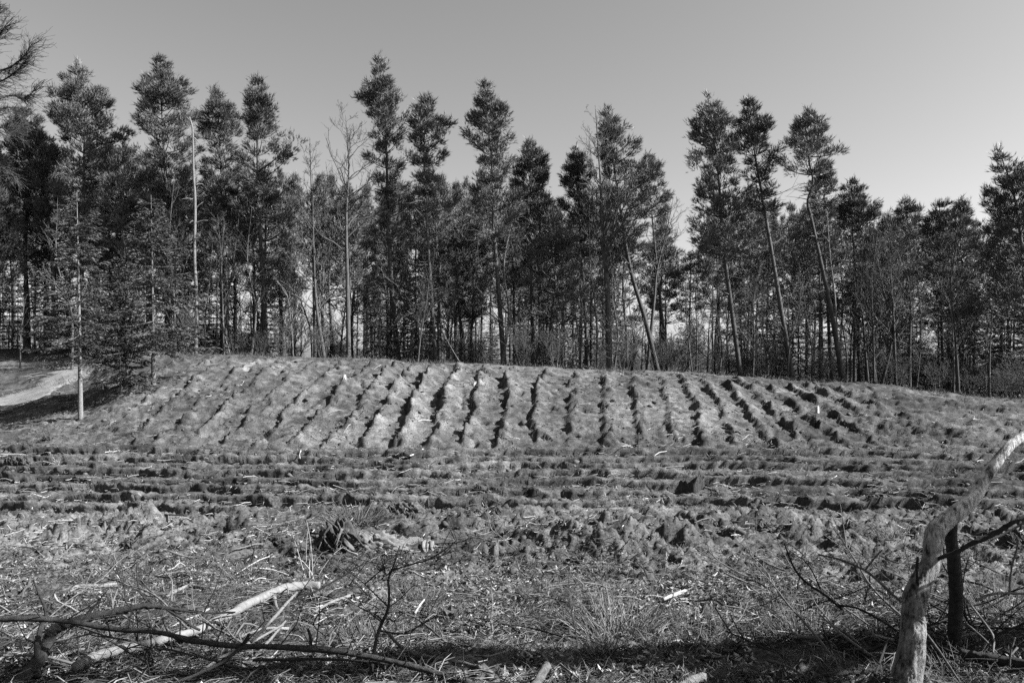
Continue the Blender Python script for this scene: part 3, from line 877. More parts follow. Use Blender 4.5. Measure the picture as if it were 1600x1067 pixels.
def spruce_meshes(H, cb, w, rng, r0, dens=1.0, lean=0.0, sparse=0.2, trunk_sides=9):
    TP = catmull([(0, 0, -0.1), (lean * .3, 0, H * .4), (lean, 0, H)], 30)
    tb = MB(); tube(tb, TP, r0 * np.linspace(1, 0.08, 30), trunk_sides)
    bb = MB(); cb_ = MB(); Bl = []; C, D, L = [], [], []
    z = cb
    while z < H - 0.1:
        f = (z - cb) / (H - cb)
        nb = rng.integers(4, 7); a0 = rng.uniform(0, 6.28)
        for q in range(nb):
            if rng.random() < sparse: continue
            a = a0 + q * 6.283 / nb + rng.normal(0, .25)
            ln = w * (1 - f) ** 0.75 * rng.uniform(.55, 1.1) + 0.12
            if z < cb + 0.6: ln *= rng.uniform(.5, .9)
            d = np.array([math.cos(a), math.sin(a), 0]); lat = np.array([-d[1], d[0], 0])
            t = np.linspace(0, 1, 6)
            p0 = np.array([np.interp(z, TP[:, 2], TP[:, 0]), 0, z])
            P = p0 + (t * ln)[:, None] * d
            P[:, 2] += ln * (0.18 * f * t - (0.42 * (1 - f)) * t + 0.22 * t ** 2.2)
            Bl.append((P, 0.006 + 0.008 * ln))
            ns = int((3 + 11 * ln) * dens)
            ts = rng.uniform(0.15, 1, ns); i = np.minimum((ts * 5).astype(int), 4); u = (ts * 5 - i)[:, None]
            B = P[i] * (1 - u) + P[i + 1] * u
            sd = np.where(rng.random(ns) < .5, -1, 1)
            sl = 0.32 * ln * (1.15 - ts) + 0.10
            dr = unit(d[None, :] * 0.75 + lat[None, :] * sd[:, None] * 0.9 + np.array([0, 0, -0.22]) + rng.normal(0, .12, (ns, 3)))
            m = 5
            k = np.linspace(0.1, 1, m)
            C.append((B[:, None, :] + dr[:, None, :] * (sl[:, None] * k[None, :])[..., None] - np.array([0, 0, .10]) * (k ** 2)[None, :, None] * sl[:, None, None]).reshape(-1, 3))
            D.append(np.repeat(dr, m, 0)); L.append(np.repeat(0.07 + 0.12 * sl, m))
        z += rng.uniform(.16, .30)
    P = np.stack([b[0] for b in Bl]); r = np.array([b[1] for b in Bl])
    many_tubes(bb, P, r[:, None] * np.linspace(1, .3, 6)[None, :], 4)
    shoots(cb_, np.concatenate(C), np.concatenate(D), np.concatenate(L), rng, 4, 0.55, 0.014, (0.03, 0.065))
    return {'trunk': tb, 'branchwork': bb, 'crown': cb_}
SPR = {'trunk': M['grey_bark'], 'branchwork': M['bare_bark'], 'crown': M['needle']}
def place_spruce(lab, bpx, bpy_, top, d, cb_py, w, r0, seed, dens=1.0, lean_px=0, sparse=.2):
    rng = np.random.default_rng(seed)
    if bpy_ > 570: d = ground_depth(bpx, bpy_)
    x = (bpx - 800) / FPX * d; z = gz1(x, d)
    H = z_of(top, d) - z
    o = put_tree('spruce_tree', spruce_meshes(H, max(.3, z_of(cb_py, d) - z), w, rng, r0, dens, lean_px / FPX * d, sparse), SPR, (x, d, z), lab, 'spruce tree')
place_spruce('front spruce with a bare pale lower trunk and drooping sparse branches beside the sandy path', 126, 655, 300, 24.2, 560, 1.95, .085, 801, 1.35, -6, .25)
place_spruce('spruce with a slim pale foot behind the front spruce, at the top of the bank', 240, 603, 305, 32, 545, 2.3, .085, 802, 1.4, -4, .15)
place_spruce('small leaning spruce with a thin dark stem between the two bigger spruces', 189, 612, 455, 29.5, 590, 1.5, .045, 803, 1.5, -8, .3)
place_spruce('smallest spruce, thin dark stem just right of the leaning one', 198, 590, 470, 32.5, 555, 1.6, .05, 804, 1.5, -3, .3)
place_spruce('dark spruce standing deeper in the wood behind the front spruce', 75, 560, 360, 44, 540, 2.3, .10, 805, 1.0, 0, .15)
youngs = []
for s in range(3):
    rng = np.random.default_rng(840 + s)
    youngs.append(spruce_meshes(4.2, .25, 1.35, rng, .05, .55, 0, .15, 6))
cluster_copies('young_spruce', youngs, SPR, 190, 38.5, 75, (-150, 1750), (0.6, 1.6), 'young spruce in dark understorey', 'spruce tree', 'young spruces under the pines', 73, 0.02, avoid=lambda px, d: (980 < px < 1070) or (px < 200 and d < 47) or (330 < px < 1330 and (int(px * 7.3) % 2)))

# ---- larch overhanging the top left corner, and the trees beyond the right edge that shade the foreground
def larch():
    rng = np.random.default_rng(900)
    x, d = -12.6, 17.0
    z = gz1(x, d)
    T = np.array([(0, 0, -.2), (.1, 0, 4), (.15, .1, 8), (.1, 0, 12)])
    tb = MB(); tube(tb, catmull(T, 24), .17 * np.linspace(1, .15, 24), 9)
    bb = MB()
    base = np.array([x, d, z])
    for pts in ([(-110, 170), (-45, 140), (0, 128), (25, 112), (40, 96)], [(-110, 225), (-50, 214), (-10, 178), (10, 168), (30, 170)], [(-110, 150), (-40, 118), (10, 108), (35, 90), (52, 66)], [(-110, 140), (-40, 90), (-8, 66), (8, 40)], [(-110, 185), (-40, 165), (15, 150), (40, 152), (58, 138)],
                [(-110, 120), (-60, 70), (-20, 30), (0, 10)], [(-110, 250), (-40, 262), (0, 262), (24, 278)], [(-110, 205), (-50, 196), (-5, 200), (22, 196)]):
        P = catmull([P3(a, b, d + rng.normal(0, .25)) - base for a, b in pts], 14)
        L = np.linalg.norm(P[-1] - P[0])
        tube(bb, P, np.linspace(.03, .008, 14), 5, cap=False)
        n = 70
        i = rng.integers(4, 13, n); O = P[i]
        D = unit((P[np.minimum(i + 1, 13)] - P[i - 1]) * 2.0 + rng.normal(0, .16, (n, 3)) + np.array([.05, 0, -.10]))
        ln = rng.uniform(.15, .55, n)
        s = np.linspace(0, 1, 5)
        Q = O[:, None, :] + D[:, None, :] * (s[None, :, None] * ln[:, None, None]) + np.array([0, 0, -.18]) * (s[None, :, None] ** 2) * ln[:, None, None] + rng.normal(0, .015, (n, 5, 3))
        many_tubes(bb, Q, np.full((n, 5), .0045) , 3)
        k = 5; ii = rng.integers(1, 5, (n, k)); O2 = Q[np.arange(n)[:, None], ii].reshape(-1, 3); m = n * k
        D2 = unit(np.repeat(D, k, 0) + rng.normal(0, .5, (m, 3))); l2 = rng.uniform(.06, .22, m)
        many_tubes(bb, O2[:, None, :] + D2[:, None, :] * (np.linspace(0, 1, 3)[None, :, None] * l2[:, None, None]), np.full((m, 3), .003), 3)
    put_tree('larch_tree', {'trunk': tb, 'branchwork': bb}, BARE, tuple(base), 'leafless larch whose twiggy boughs hang into the top left corner', 'larch tree')
larch()

def stout_edge_tree():
    rng = np.random.default_rng(951)
    x, y = 5.1, 5.29; z = gz1(x, y)
    T = np.array([(0, 0, -.2), (.17, -.6, 1.8), (.34, -1.2, 3.6), (.5, -1.8, 5.4), (.85, -3.0, 9.0), (1.2, -4.3, 13.0)])
    parts = bare_meshes(T, .34, rng, 16, 2.0, .6, .6, twig=.006, kids=(5, 4))
    mb = MB(); b = np.array([x, y, z])
    for pts, r in (([(5.32, 4.42, 2.25), (5.15, 4.0, 2.55), (5.0, 3.64, 2.69), (4.95, 3.3, 2.78), (4.9, 2.8, 2.95)], [.07, .06, .055, .045, .03]),
                   ([(5.36, 4.3, 2.6), (5.15, 4.0, 2.82), (5.0, 3.77, 2.93), (4.98, 3.4, 3.05), (4.9, 2.9, 3.3)], [.11, .10, .095, .07, .05])):
        tube(mb, catmull(np.array(pts) - b, 20), np.interp(np.linspace(0, 1, 20), np.linspace(0, 1, 5), r), 8)
    parts['bough'] = mb
    put_tree('bare_tree', parts, dict(BARE, bough=M['bare_bark']), (x, y, z), 'stout leaning bare tree beyond the right edge whose trunk shadow crosses the foreground', 'bare tree')
stout_edge_tree()

# ------------------------------------------------------------------ foreground tree
def px_tube(mb, pts, wid, sides=8, n=24, tone=None, rough=0.0, seed=0, cap=True, plates=0.0):
    """pts: (px, py, depth); wid: width in photo px"""
    P = np.array([P3(a, b, c) for a, b, c in pts])
    r = np.array([w / 2 / FPX * c for w, (_, _, c) in zip(wid, pts)])
    Q = catmull(P, n)
    rr = np.interp(np.linspace(0, 1, n), np.linspace(0, 1, len(r)), r)
    tube(mb, Q, rr, sides, tone, cap, rough, np.random.default_rng(seed), plates)

def leaning_tree():
    base = P3(1408, 1100, 4.02)
    gzb = gz1(base[0], base[1])
    root = empty('leaning_tree', (base[0], base[1], gzb), 'bent bare tree with flaking pale bark leaning right in the right foreground', 'tree')
    inv = np.array([base[0], base[1], gzb])
    def part(name, specs, mat, sides, n, rough, plates=0.0):
        mb = MB()
        for k, (pts, wid) in enumerate(specs):
            sub = MB(); px_tube(sub, pts, wid, sides, n, rough=rough, seed=k + 5, plates=plates)
            mb.absorb(sub, inv)
        return mb.build(name, mat, root, smooth=True)
    c = 4.1
    part('trunk', [([(1398, 1140, 4.0), (1410, 1090, 4.03), (1420, 1040, 4.05), (1427, 1000, 4.06), (1427, 965, 4.08), (1430, 935, 4.08), (1443, 902, 4.1), (1456, 876, 4.11), (1458, 850, 4.12), (1463, 828, 4.13), (1482, 811, 4.14), (1505, 793, 4.15), (1524, 772, 4.17), (1539, 747, 4.18), (1554, 726, 4.18), (1567, 709, 4.19), (1583, 692, 4.2), (1610, 676, 4.21), (1660, 650, 4.22), (1730, 600, 4.25)],
                    [48, 43, 40, 36, 33, 34, 29, 27, 27, 28, 25, 25, 22, 18, 16, 16, 14, 14, 13, 12])], M['plated'], 64, 420, 0.0, 0.16)
    part('stem', [([(1496, 1034, 4.80), (1491, 1000, 4.76), (1494, 940, 4.66), (1491, 880, 4.46), (1486, 840, 4.28), (1487, 808, 4.16)], [25, 21, 20, 20, 17, 18])], M['dark_bark'], 14, 40, 0.04)
    part('bough', [([(1455, 876, 4.10), (1490, 864, 4.02), (1520, 848, 3.98), (1560, 830, 3.95), (1590, 812, 3.92), (1650, 788, 3.9)], [7.5, 7, 8, 8, 7, 5]),
                   ([(1530, 845, 3.97), (1560, 838, 4.0), (1590, 822, 4.05), (1640, 795, 4.1)], [5, 4, 3.5, 3]),
                   ([(1435, 920, 4.07), (1433, 890, 4.0), (1434, 870, 3.98)], [6, 5, 4])], M['dark_bark'], 8, 40, 0.14)
leaning_tree()

# ------------------------------------------------------------------ fallen branches, logs and sticks seen one by one
TONE_MAT = {'dark': 'dark_bark', 'grey': 'grey_bark', 'pale': 'pale_wood', 'white': 'fresh_wood'}
def fallen(name, lab, cat, mat, limbs, group=None, lift=0.02, twigs=0, seed=0):
    """limbs: list of (points, widths[, heights above ground or None]); points are photo px on the ground, or (px, py, depth)"""
    sub = MB(); first = None
    rng = np.random.default_rng(seed + 77)
    for k, (pts, wid) in enumerate(limbs):
        D = []
        g = [p for p in pts if len(p) == 2]
        # depth of the ground under each point, smoothed along the limb
        dep = [ground_depth(p[0], min(p[1], 1100)) if len(p) == 2 else p[2] for p in pts]
        P = [(p[0], p[1] - (wid[min(q, len(wid) - 1)] * 0.35 if len(p) == 2 else 0), dep[q] - (2.2 * lift if len(p) == 2 else 0)) for q, p in enumerate(pts)]
        w = [wid[min(q, len(wid) - 1)] for q in range(len(pts))]
        px_tube(sub, P, w, 8 if max(w) > 4 else 5, max(10, 7 * len(pts)), rough=0.11, seed=seed + k)
        if first is None: first = P3(*P[0])
        if twigs and k == 0:
            Q = np.array([P3(*p) for p in P]); Q = catmull(Q, 40)
            for _ in range(twigs):
                i = rng.integers(4, 38); L = rng.uniform(.06, .3)
                dd = unit(rng.normal(0, 1, 3) + np.array([0, 0, .6])); 
                m = Q[i] + dd * L * .5 + rng.normal(0, .02, 3)
                tube(sub, [Q[i], m, Q[i] + dd * L + rng.normal(0, .03, 3)], [.004, .003, .0015], 4, cap=False)
    root = np.array([first[0], first[1], gz1(first[0], first[1])], np.float32)
    mb = MB()
    mb.absorb(sub, root)
    o = mb.build(name, M[TONE_MAT.get(mat, mat)], None, smooth=True)
    o.location = root
    return tag(o, lab, cat, group)

fallen('fallen_branch', 'long thin dark branch sweeping across the bottom left foreground above the ground', 'branch', 'dark',
       [([(-40, 968, 4.3), (50, 966, 4.3), (110, 971, 4.3), (170, 981, 4.3), (250, 988, 4.3), (300, 1000, 4.28), (370, 1009, 4.25), (430, 1010, 4.22), (520, 1016, 4.18), (590, 1028, 4.15), (640, 1040, 4.1), (700, 1056, 4.05), (780, 1082, 4.0)], [8, 10, 8, 9.5, 7.5, 9.5, 8.5, 9, 11, 8.5, 9.5, 8, 7]),
        ([(486, 1012, 4.2), (485, 995, 4.2), (481, 982, 4.2)], [6, 5, 4]), ([(377, 1010, 4.25), (350, 1032, 4.15), (310, 1052, 4.1), (262, 1070, 4.05)], [6, 5, 5, 4]),
        ([(375, 1010, 4.25), (384, 1000, 4.22), (389, 990, 4.2)], [6, 5, 5])], twigs=34, seed=1)
fallen('fallen_limb', 'thick arched dead limb rising at the left edge of the foreground and reaching right', 'limb', 'dark',
       [([(10, 1085, 4.1), (55, 1040, 4.25), (74, 1005, 4.4), (84, 984, 4.42), (112, 972, 4.44), (150, 962, 4.46), (182, 956, 4.48), (225, 946, 4.5), (265, 950, 4.52), (320, 957, 4.55), (368, 956, 4.6)], [22, 21, 20, 17, 15, 13, 12, 9, 6, 4, 2.5]),
        ([(262, 951, 4.52), (285, 966, 4.53), (300, 978, 4.54), (313, 984, 4.55)], [6, 5, 4, 4]), ([(60, 1058, 4.2), (58, 1010, 4.3), (66, 975, 4.38), (72, 955, 4.4), (58, 920, 4.42), (52, 905, 4.43)], [10, 9, 7, 6, 3, 2]),
        ([(74, 955, 4.4), (78, 942, 4.42)], [5, 3]), ([(130, 965, 4.45), (148, 945, 4.46), (162, 938, 4.47)], [4, 3, 2.5])], twigs=18, seed=2)
fallen('log', 'long curved pale log lying across the litter, cut at its upper right end', 'log', 'pale',
       [([(240, 1006), (300, 992), (350, 970), (392, 946), (430, 930), (468, 921), (500, 920)], [13, 14, 14, 14, 15, 16, 13]), ([(428, 932), (430, 945), (436, 957)], [7, 6, 3])], lift=.13, seed=3)
fallen('log', 'dark shaded log continuing left of the long curved pale log', 'log', 'grey', [([(118, 1046), (150, 1030), (190, 1020), (238, 1008)], [15, 15, 15, 13])], lift=.12, seed=4)
fallen('stick', 'bright peeled stick with a small fork at its upper end on open ground', 'stick', 'white', [([(202, 875), (240, 866), (268, 859), (285, 852)], [5, 6, 6, 5]), ([(284, 853), (287, 848), (286, 843)], [4, 3, 2.5]), ([(284, 853), (291, 850), (292, 844)], [3, 3, 2])], lift=.05, seed=5)
fallen('fallen_branch', 'pale branch lying at the left edge above the arched limb', 'branch', 'pale', [([(-20, 867), (35, 867), (75, 871), (105, 879), (128, 892)], [7, 8, 8, 8, 6]), ([(86, 872), (93, 865)], [4, 3])], lift=.04, seed=6)
fallen('stick', 'pale branching stick lying just left of the cut log end', 'stick', 'pale', [([(110, 925), (120, 919), (145, 918), (182, 914)], [4, 7, 7, 6])], lift=.03, seed=7)
fallen('stick', 'short pale stick sloping up left of the log end', 'stick', 'pale', [([(260, 933), (285, 920), (313, 905)], [4, 5, 4])], lift=.04, seed=8)
fallen('stick', 'pale stick lying flat right of the sloping pale stick', 'stick', 'pale', [([(300, 917), (330, 921), (365, 911)], [5, 6, 3])], lift=.03, seed=9)
fallen('stick', 'straight pale stick leaning up from below the long curved log to its cut end', 'stick', 'pale', [([(392, 1003, 4.5), (425, 968, 4.65), (448, 942, 4.8), (464, 925, 4.9)], [5, 5, 5, 4])], seed=10)
fallen('stick', 'white splintered stick lying flat at the left, above the arched limb', 'stick', 'white', [([(128, 938), (160, 939)], [4, 4])], lift=.03, seed=11)
fallen('stick', 'white splintered stick lying below the dark branch at the left edge', 'stick', 'white', [([(18, 979), (58, 981)], [5, 5])], lift=.03, seed=12)
fallen('stick', 'pale split stick in the shade at the bottom left', 'stick', 'white', [([(80, 1031), (105, 1022), (131, 1015)], [5, 6, 5])], lift=.03, seed=13)
fallen('log', 'small sawn log end poking up at the bottom centre', 'log', 'grey', [([(822, 1090, 3.95), (838, 1066, 4.0), (856, 1038, 4.1)], [15, 15, 14])], seed=14)
fallen('log', 'pale sawn log end at the bottom edge right of the centre', 'log', 'pale', [([(1050, 1085, 3.9), (1075, 1066, 3.95), (1100, 1056, 4.0)], [15, 15, 14])], seed=15)
fallen('stick', 'white birch stick sloping up on the litter right of the heather bush', 'stick', 'white', [([(1036, 938), (1070, 925)], [6, 6]), ([(1070, 925), (1092, 918)], [5, 4]), ([(1101, 911), (1125, 893)], [4, 4])], lift=.05, seed=16)
fallen('fallen_branch', 'dark weathered branch lying left of the heather bush', 'branch', 'dark', [([(752, 950), (800, 948), (850, 946), (882, 947), (902, 958)], [5, 5, 5, 5, 3]), ([(757, 953), (790, 957), (830, 956), (857, 947)], [5, 5, 4, 4])], lift=.04, seed=17)
fallen('stick', 'pale forked stick lying behind the dark sapling', 'stick', 'pale', [([(612, 892), (640, 886), (665, 879)], [5, 5, 3]), ([(585, 925), (605, 925), (635, 926)], [3, 3, 2])], lift=.04, seed=18)
fallen('stick', 'white stick standing askew right of the dark sapling', 'stick', 'white', [([(648, 958, 5.1), (656, 945, 5.15), (663, 936, 5.2)], [4, 4, 3])], seed=19)
fallen('fallen_branch', 'smooth brown branch curving from the sapling to the dark band of shade', 'branch', 'grey', [([(596, 975, 4.6), (612, 995, 4.5), (635, 1016, 4.4), (670, 1026, 4.35), (720, 1034, 4.3), (752, 1043, 4.25)], [4, 5, 6, 6, 6, 5])], seed=20)
fallen('fallen_branch', 'thin dark branch lying under the long sweeping branch', 'branch', 'dark', [([(395, 1031, 4.25), (440, 1030, 4.25), (500, 1029, 4.25), (560, 1032, 4.22), (600, 1036, 4.2), (640, 1040, 4.2)], [4, 5, 5, 4, 4, 3])], seed=21)
fallen('fallen_branch', 'short thin dark twig lying just above the long sweeping branch', 'branch', 'dark', [([(420, 1000), (480, 1002), (540, 998)], [3, 3, 2])], seed=41)
fallen('fallen_branch', 'pale thin branch bending down to the leaning trunk from the left', 'branch', 'grey', [([(1278, 866, 4.8), (1310, 873, 4.7), (1350, 890, 4.6), (1375, 910, 4.5), (1408, 940, 4.4)], [2.5, 3, 3.5, 4, 4]), ([(1352, 890, 4.6), (1366, 872, 4.6), (1378, 859, 4.6)], [3, 3, 2.5]), ([(1376, 868, 4.6), (1390, 875, 4.6), (1404, 880, 4.6)], [2.5, 2.5, 2])], seed=22)
fallen('fallen_branch', 'dark thin branch rising left from the heap beside the leaning trunk', 'branch', 'dark', [([(1316, 952, 4.7), (1290, 930, 4.7), (1258, 908, 4.7), (1240, 885, 4.7), (1225, 848, 4.7)], [4, 4, 4, 3, 2]), ([(1310, 945, 4.7), (1340, 950, 4.65), (1370, 965, 4.6), (1402, 985, 4.5)], [4, 3.5, 4, 3.5]), ([(1282, 920, 4.7), (1268, 890, 4.75), (1252, 870, 4.75)], [2.5, 2, 1.6])], seed=23)
fallen('fallen_branch', 'pale bare branch lying low at the right, running down to the dark shade', 'branch', 'grey', [([(1195, 960), (1235, 977), (1270, 992), (1308, 1014)], [3, 4, 4, 3])], lift=.05, seed=24)
fallen('fallen_branch', 'dark curved branch lying at the bottom left of the leaning trunk', 'branch', 'dark', [([(1245, 1066), (1290, 1056), (1340, 1052), (1375, 1046), (1392, 1050)], [5, 6, 6, 6, 4]), ([(1362, 1046), (1342, 1030), (1334, 1020), (1338, 1007)], [3, 3, 3, 2])], lift=.06, seed=25)
fallen('fallen_branch', 'pale thin arched branch right of the dark stem', 'branch', 'grey', [([(1525, 938, 4.6), (1545, 929, 4.6), (1570, 926, 4.6), (1620, 928, 4.6)], [4, 4, 4, 3.5]), ([(1503, 928, 4.6), (1525, 955, 4.5), (1551, 992, 4.4), (1552, 1020, 4.3)], [2.5, 3, 3.5, 3])], seed=26)
fallen('fallen_branch', 'thin straight branch sloping down right from the foot of the leaning trunk', 'branch', 'grey', [([(1439, 978, 4.2), (1470, 1020, 4.15), (1500, 1066, 4.1), (1510, 1085, 4.05)], [4, 4, 3.5, 3])], seed=27)
fallen('fallen_branch', 'thin straight twig sloping down right of the dark stem', 'branch', 'grey', [([(1508, 972, 4.5), (1535, 995, 4.4), (1562, 1024, 4.3)], [3, 3, 2.5])], seed=42)
fallen('log', 'dark log lying in the shade at the bottom right corner', 'log', 'dark', [([(1500, 1027), (1550, 1035), (1640, 1050)], [16, 17, 18])], lift=.1, seed=28)
fallen('stick', 'short pale stick lying behind the leaning trunk near the plough rows', 'stick', 'pale', [([(1398, 951), (1380, 950), (1330, 946)], [4, 4, 3])], lift=.04, seed=29)
fallen('fallen_branch', 'thin pale twig standing up in the lower right corner', 'branch', 'grey', [([(1577, 1045, 4.3), (1580, 1015, 4.3), (1586, 995, 4.3)], [3, 3, 2.5])], seed=30)
fallen('fallen_branch', 'thin upright pale twig at the right edge below the bough', 'branch', 'grey', [([(1586, 835, 4.9), (1590, 850, 4.9), (1580, 890, 4.9), (1576, 930, 4.9)], [3, 3, 3, 3])], seed=43)
fallen('stick', 'bright sloping stick at the foot of the ploughed slope, left of the middle', 'stick', 'white', [([(640, 713), (652, 708), (661, 702)], [2.5, 2.5, 2])], lift=.25, seed=31)
fallen('stick', 'pale pole lying on the ploughed rows left of the angular dark stump', 'stick', 'pale', [([(1038, 731), (1068, 729)], [2.5, 2.5])], lift=.4, seed=32)
fallen('stick', 'pale stick poking out right of the angular dark stump', 'stick', 'white', [([(1101, 762), (1121, 767)], [2.5, 2.2])], lift=.4, seed=33)
fallen('stick', 'dark straight stick lying across the litter near the left forked stick', 'stick', 'dark', [([(218, 802), (255, 804), (292, 806)], [2, 2.5, 2])], lift=.25, seed=34)
fallen('stick', 'dark upright stick leaning on the rough ground at the left', 'stick', 'dark', [([(152, 830), (160, 819), (170, 811)], [3, 3, 2])], lift=.3, seed=35)
fallen('stick', 'pale long pole lying on the plough rows behind the leaning tree', 'stick', 'pale', [([(1550, 758), (1563, 762), (1575, 771)], [2, 2, 2])], lift=.4, seed=36)

def brush(n, box, mats, lab, grp, seed, length=(.5, 1.3), rise=.25):
    rng = np.random.default_rng(seed)
    for k in range(n):
        px, py = rng.uniform(box[0], box[2]), rng.uniform(box[1], box[3])
        d = ground_depth(px, py); x = (px - 800) / FPX * d; b = np.array([x, d, gz1(x, d)])
        L = rng.uniform(*length); a = rng.uniform(0, 6.283)
        D = np.array([math.cos(a), math.sin(a) * .8, rng.uniform(.02, rise)])
        P = [np.array([0, 0, .01])]
        for q in range(5):
            P.append(P[-1] + D * L / 5); D = unit(D + rng.normal(0, .16, 3)); D[2] = max(D[2], -.12)
        Q = catmull(P, 18); Q[:, 2] = np.maximum(Q[:, 2], .012)
        r = rng.uniform(.005, .011)
        mb = MB(); tube(mb, Q, np.linspace(r, r * .35, 18), 6)
        for q in range(rng.integers(5, 11)):
            i = rng.integers(3, 17); T = unit(Q[i] - Q[i - 1]); l = rng.uniform(.08, .38) * L
            dd = unit(T + rng.normal(0, .65, 3) + np.array([0, 0, .25]))
            e = [Q[i], Q[i] + dd * l * .5 + rng.normal(0, .03, 3) * l, Q[i] + dd * l]
            tube(mb, catmull(e, 6), np.linspace(r * .5, r * .18, 6), 4, cap=False)
            if rng.random() < .6:
                d3 = unit(dd + rng.normal(0, .6, 3)); tube(mb, [e[1], e[1] + d3 * l * .4], [r * .3, r * .15], 3, cap=False)
        o = mb.build('brush_branch', M[TONE_MAT[mats[k % len(mats)]]], None, True); o.location = b
        tag(o, lab, 'branch', grp)
brush(38, (1190, 885, 1600, 1060), ['dark', 'grey', 'dark'], 'twiggy dead branch in the brushwood around the leaning tree', 'twiggy branches around the leaning tree', 5, (.5, 1.2), .5)
brush(30, (-20, 905, 460, 1060), ['dark', 'grey', 'dark', 'grey'], 'twiggy dead branch in the tangle at the lower left', 'twiggy branches in the lower left tangle', 6, (.4, 1.2), .35)
brush(16, (480, 880, 1150, 1040), ['dark', 'grey', 'pale'], 'twiggy dead branch in the middle foreground litter', 'twiggy branches in the middle foreground', 7, (.3, .8), .3)
brush(14, (0, 780, 1200, 890), ['dark', 'grey'], 'twiggy dead branch on the rough ground before the rows', 'twiggy branches on the rough ground', 8, (.4, .9), .3)

# ---- dark sapling, pale reed stems
def sapling():
    base = P3(578, 1066, 4.2)
    base[2] = gz1(base[0], base[1])
    sub = MB()
    d = 4.3
    px_tube(sub, [(576, 1072, 4.2), (586, 1010, 4.25), (592, 985, 4.3), (599, 968, 4.3), (607, 948, 4.3), (608, 920, 4.3), (607, 905, 4.32), (616, 880, 4.35), (625, 852, 4.4)], [7, 6, 5.5, 5, 4.5, 4, 3.5, 3, 2], 7, 40)
    tb = MB()
    tb.absorb(sub, base)
    root = empty('sapling', tuple(base), 'dark leafless sapling with forking twigs standing left of the middle foreground', 'sapling')
    tb.build('stem', M['dark_bark'], root, True)
    rng = np.random.default_rng(44)
    limbs = [[(607, 948), (590, 932), (565, 908), (540, 890), (517, 878)], [(608, 948), (625, 935), (645, 915)], [(600, 972), (587, 960), (578, 968)], [(592, 985), (630, 990), (645, 985), (668, 962), (688, 925)],
             [(616, 890), (640, 882), (665, 876), (690, 868)], [(613, 890), (604, 898), (600, 888)], [(607, 905), (598, 905), (602, 893)], [(545, 915), (562, 893), (578, 870)], [(570, 912), (590, 895), (600, 885)],
             [(600, 965), (615, 970), (622, 985)], [(632, 989), (660, 975), (690, 955)], [(665, 876), (690, 862), (712, 845)], [(597, 972), (575, 955), (560, 946), (575, 930)], [(505, 950), (490, 975), (510, 995)]]
    bb = MB(); sub = MB()
    for pts in limbs:
        dd = [4.3 + rng.normal(0, .12) * q for q in range(len(pts))]
        px_tube(sub, [(a, b, max(3.9, c)) for (a, b), c in zip(pts, dd)], np.linspace(2.8, 1.2, len(pts)), 4, 12)
        for _ in range(4):
            q = rng.integers(0, len(pts) - 1); a, b = pts[q + 1]; c = max(3.9, dd[q + 1])
            px_tube(sub, [(a, b, c), (a + rng.normal(0, 9), b - abs(rng.normal(0, 9)), c), (a + rng.normal(0, 22), b - abs(rng.normal(4, 18)), c + rng.normal(0, .1))], [1.6, 1.3, .9], 3, 6)
    bb.absorb(sub, base)
    bb.build('branchwork', M['dark_bark'], root, True)
sapling()

def stem_bush(name, lab, cat, px, py, hpx, wpx, n, wid, mat, seed, lean=0.35, tone=(.1, .3)):
    rng = np.random.default_rng(seed)
    d = ground_depth(px, py); base = P3(px, py, d); base[2] = gz1(base[0], base[1])
    h = hpx / FPX * d; w = wpx / FPX * d
    a = rng.uniform(0, 6.283, n); rr = np.sqrt(rng.random(n))
    O = np.stack([np.cos(a) * rr * w * .42, np.sin(a) * rr * w * .42, np.full(n, -.03)], -1)
    L = h * rng.uniform(.45, 1.0, n)
    D = unit(np.stack([np.cos(a) * rr * lean * w / h, np.sin(a) * rr * lean * w / h, np.ones(n)], -1) + rng.normal(0, .26, (n, 3)))
    s = np.linspace(0, 1, 5)
    P = O[:, None, :] + D[:, None, :] * (s[None, :, None] * L[:, None, None]) + (rng.normal(0, .22, (n, 1, 3)) - np.array([0, 0, .12])) * (s[None, :, None] ** 2) * L[:, None, None]
    mb = MB(); many_tubes(mb, P, np.full((n, 5), wid / 2 / FPX * d) * np.linspace(1, .5, 5)[None, :], 3, rng.uniform(*tone, n))
    o = mb.build(name, M[mat]); o.location = base
    return tag(o, lab, cat)
stem_bush('reed_stems', 'clump of thin pale upright stems left of the root plate', 'plant', 486, 905, 105, 26, 9, 2.2, 'litter', 1, .4, (.3, .5))
stem_bush('heather_bush', 'loose bush of thin upright heather stems near the middle of the foreground', 'bush', 962, 985, 95, 120, 260, 1.6, 'litter', 2, .8, (.05, .30))
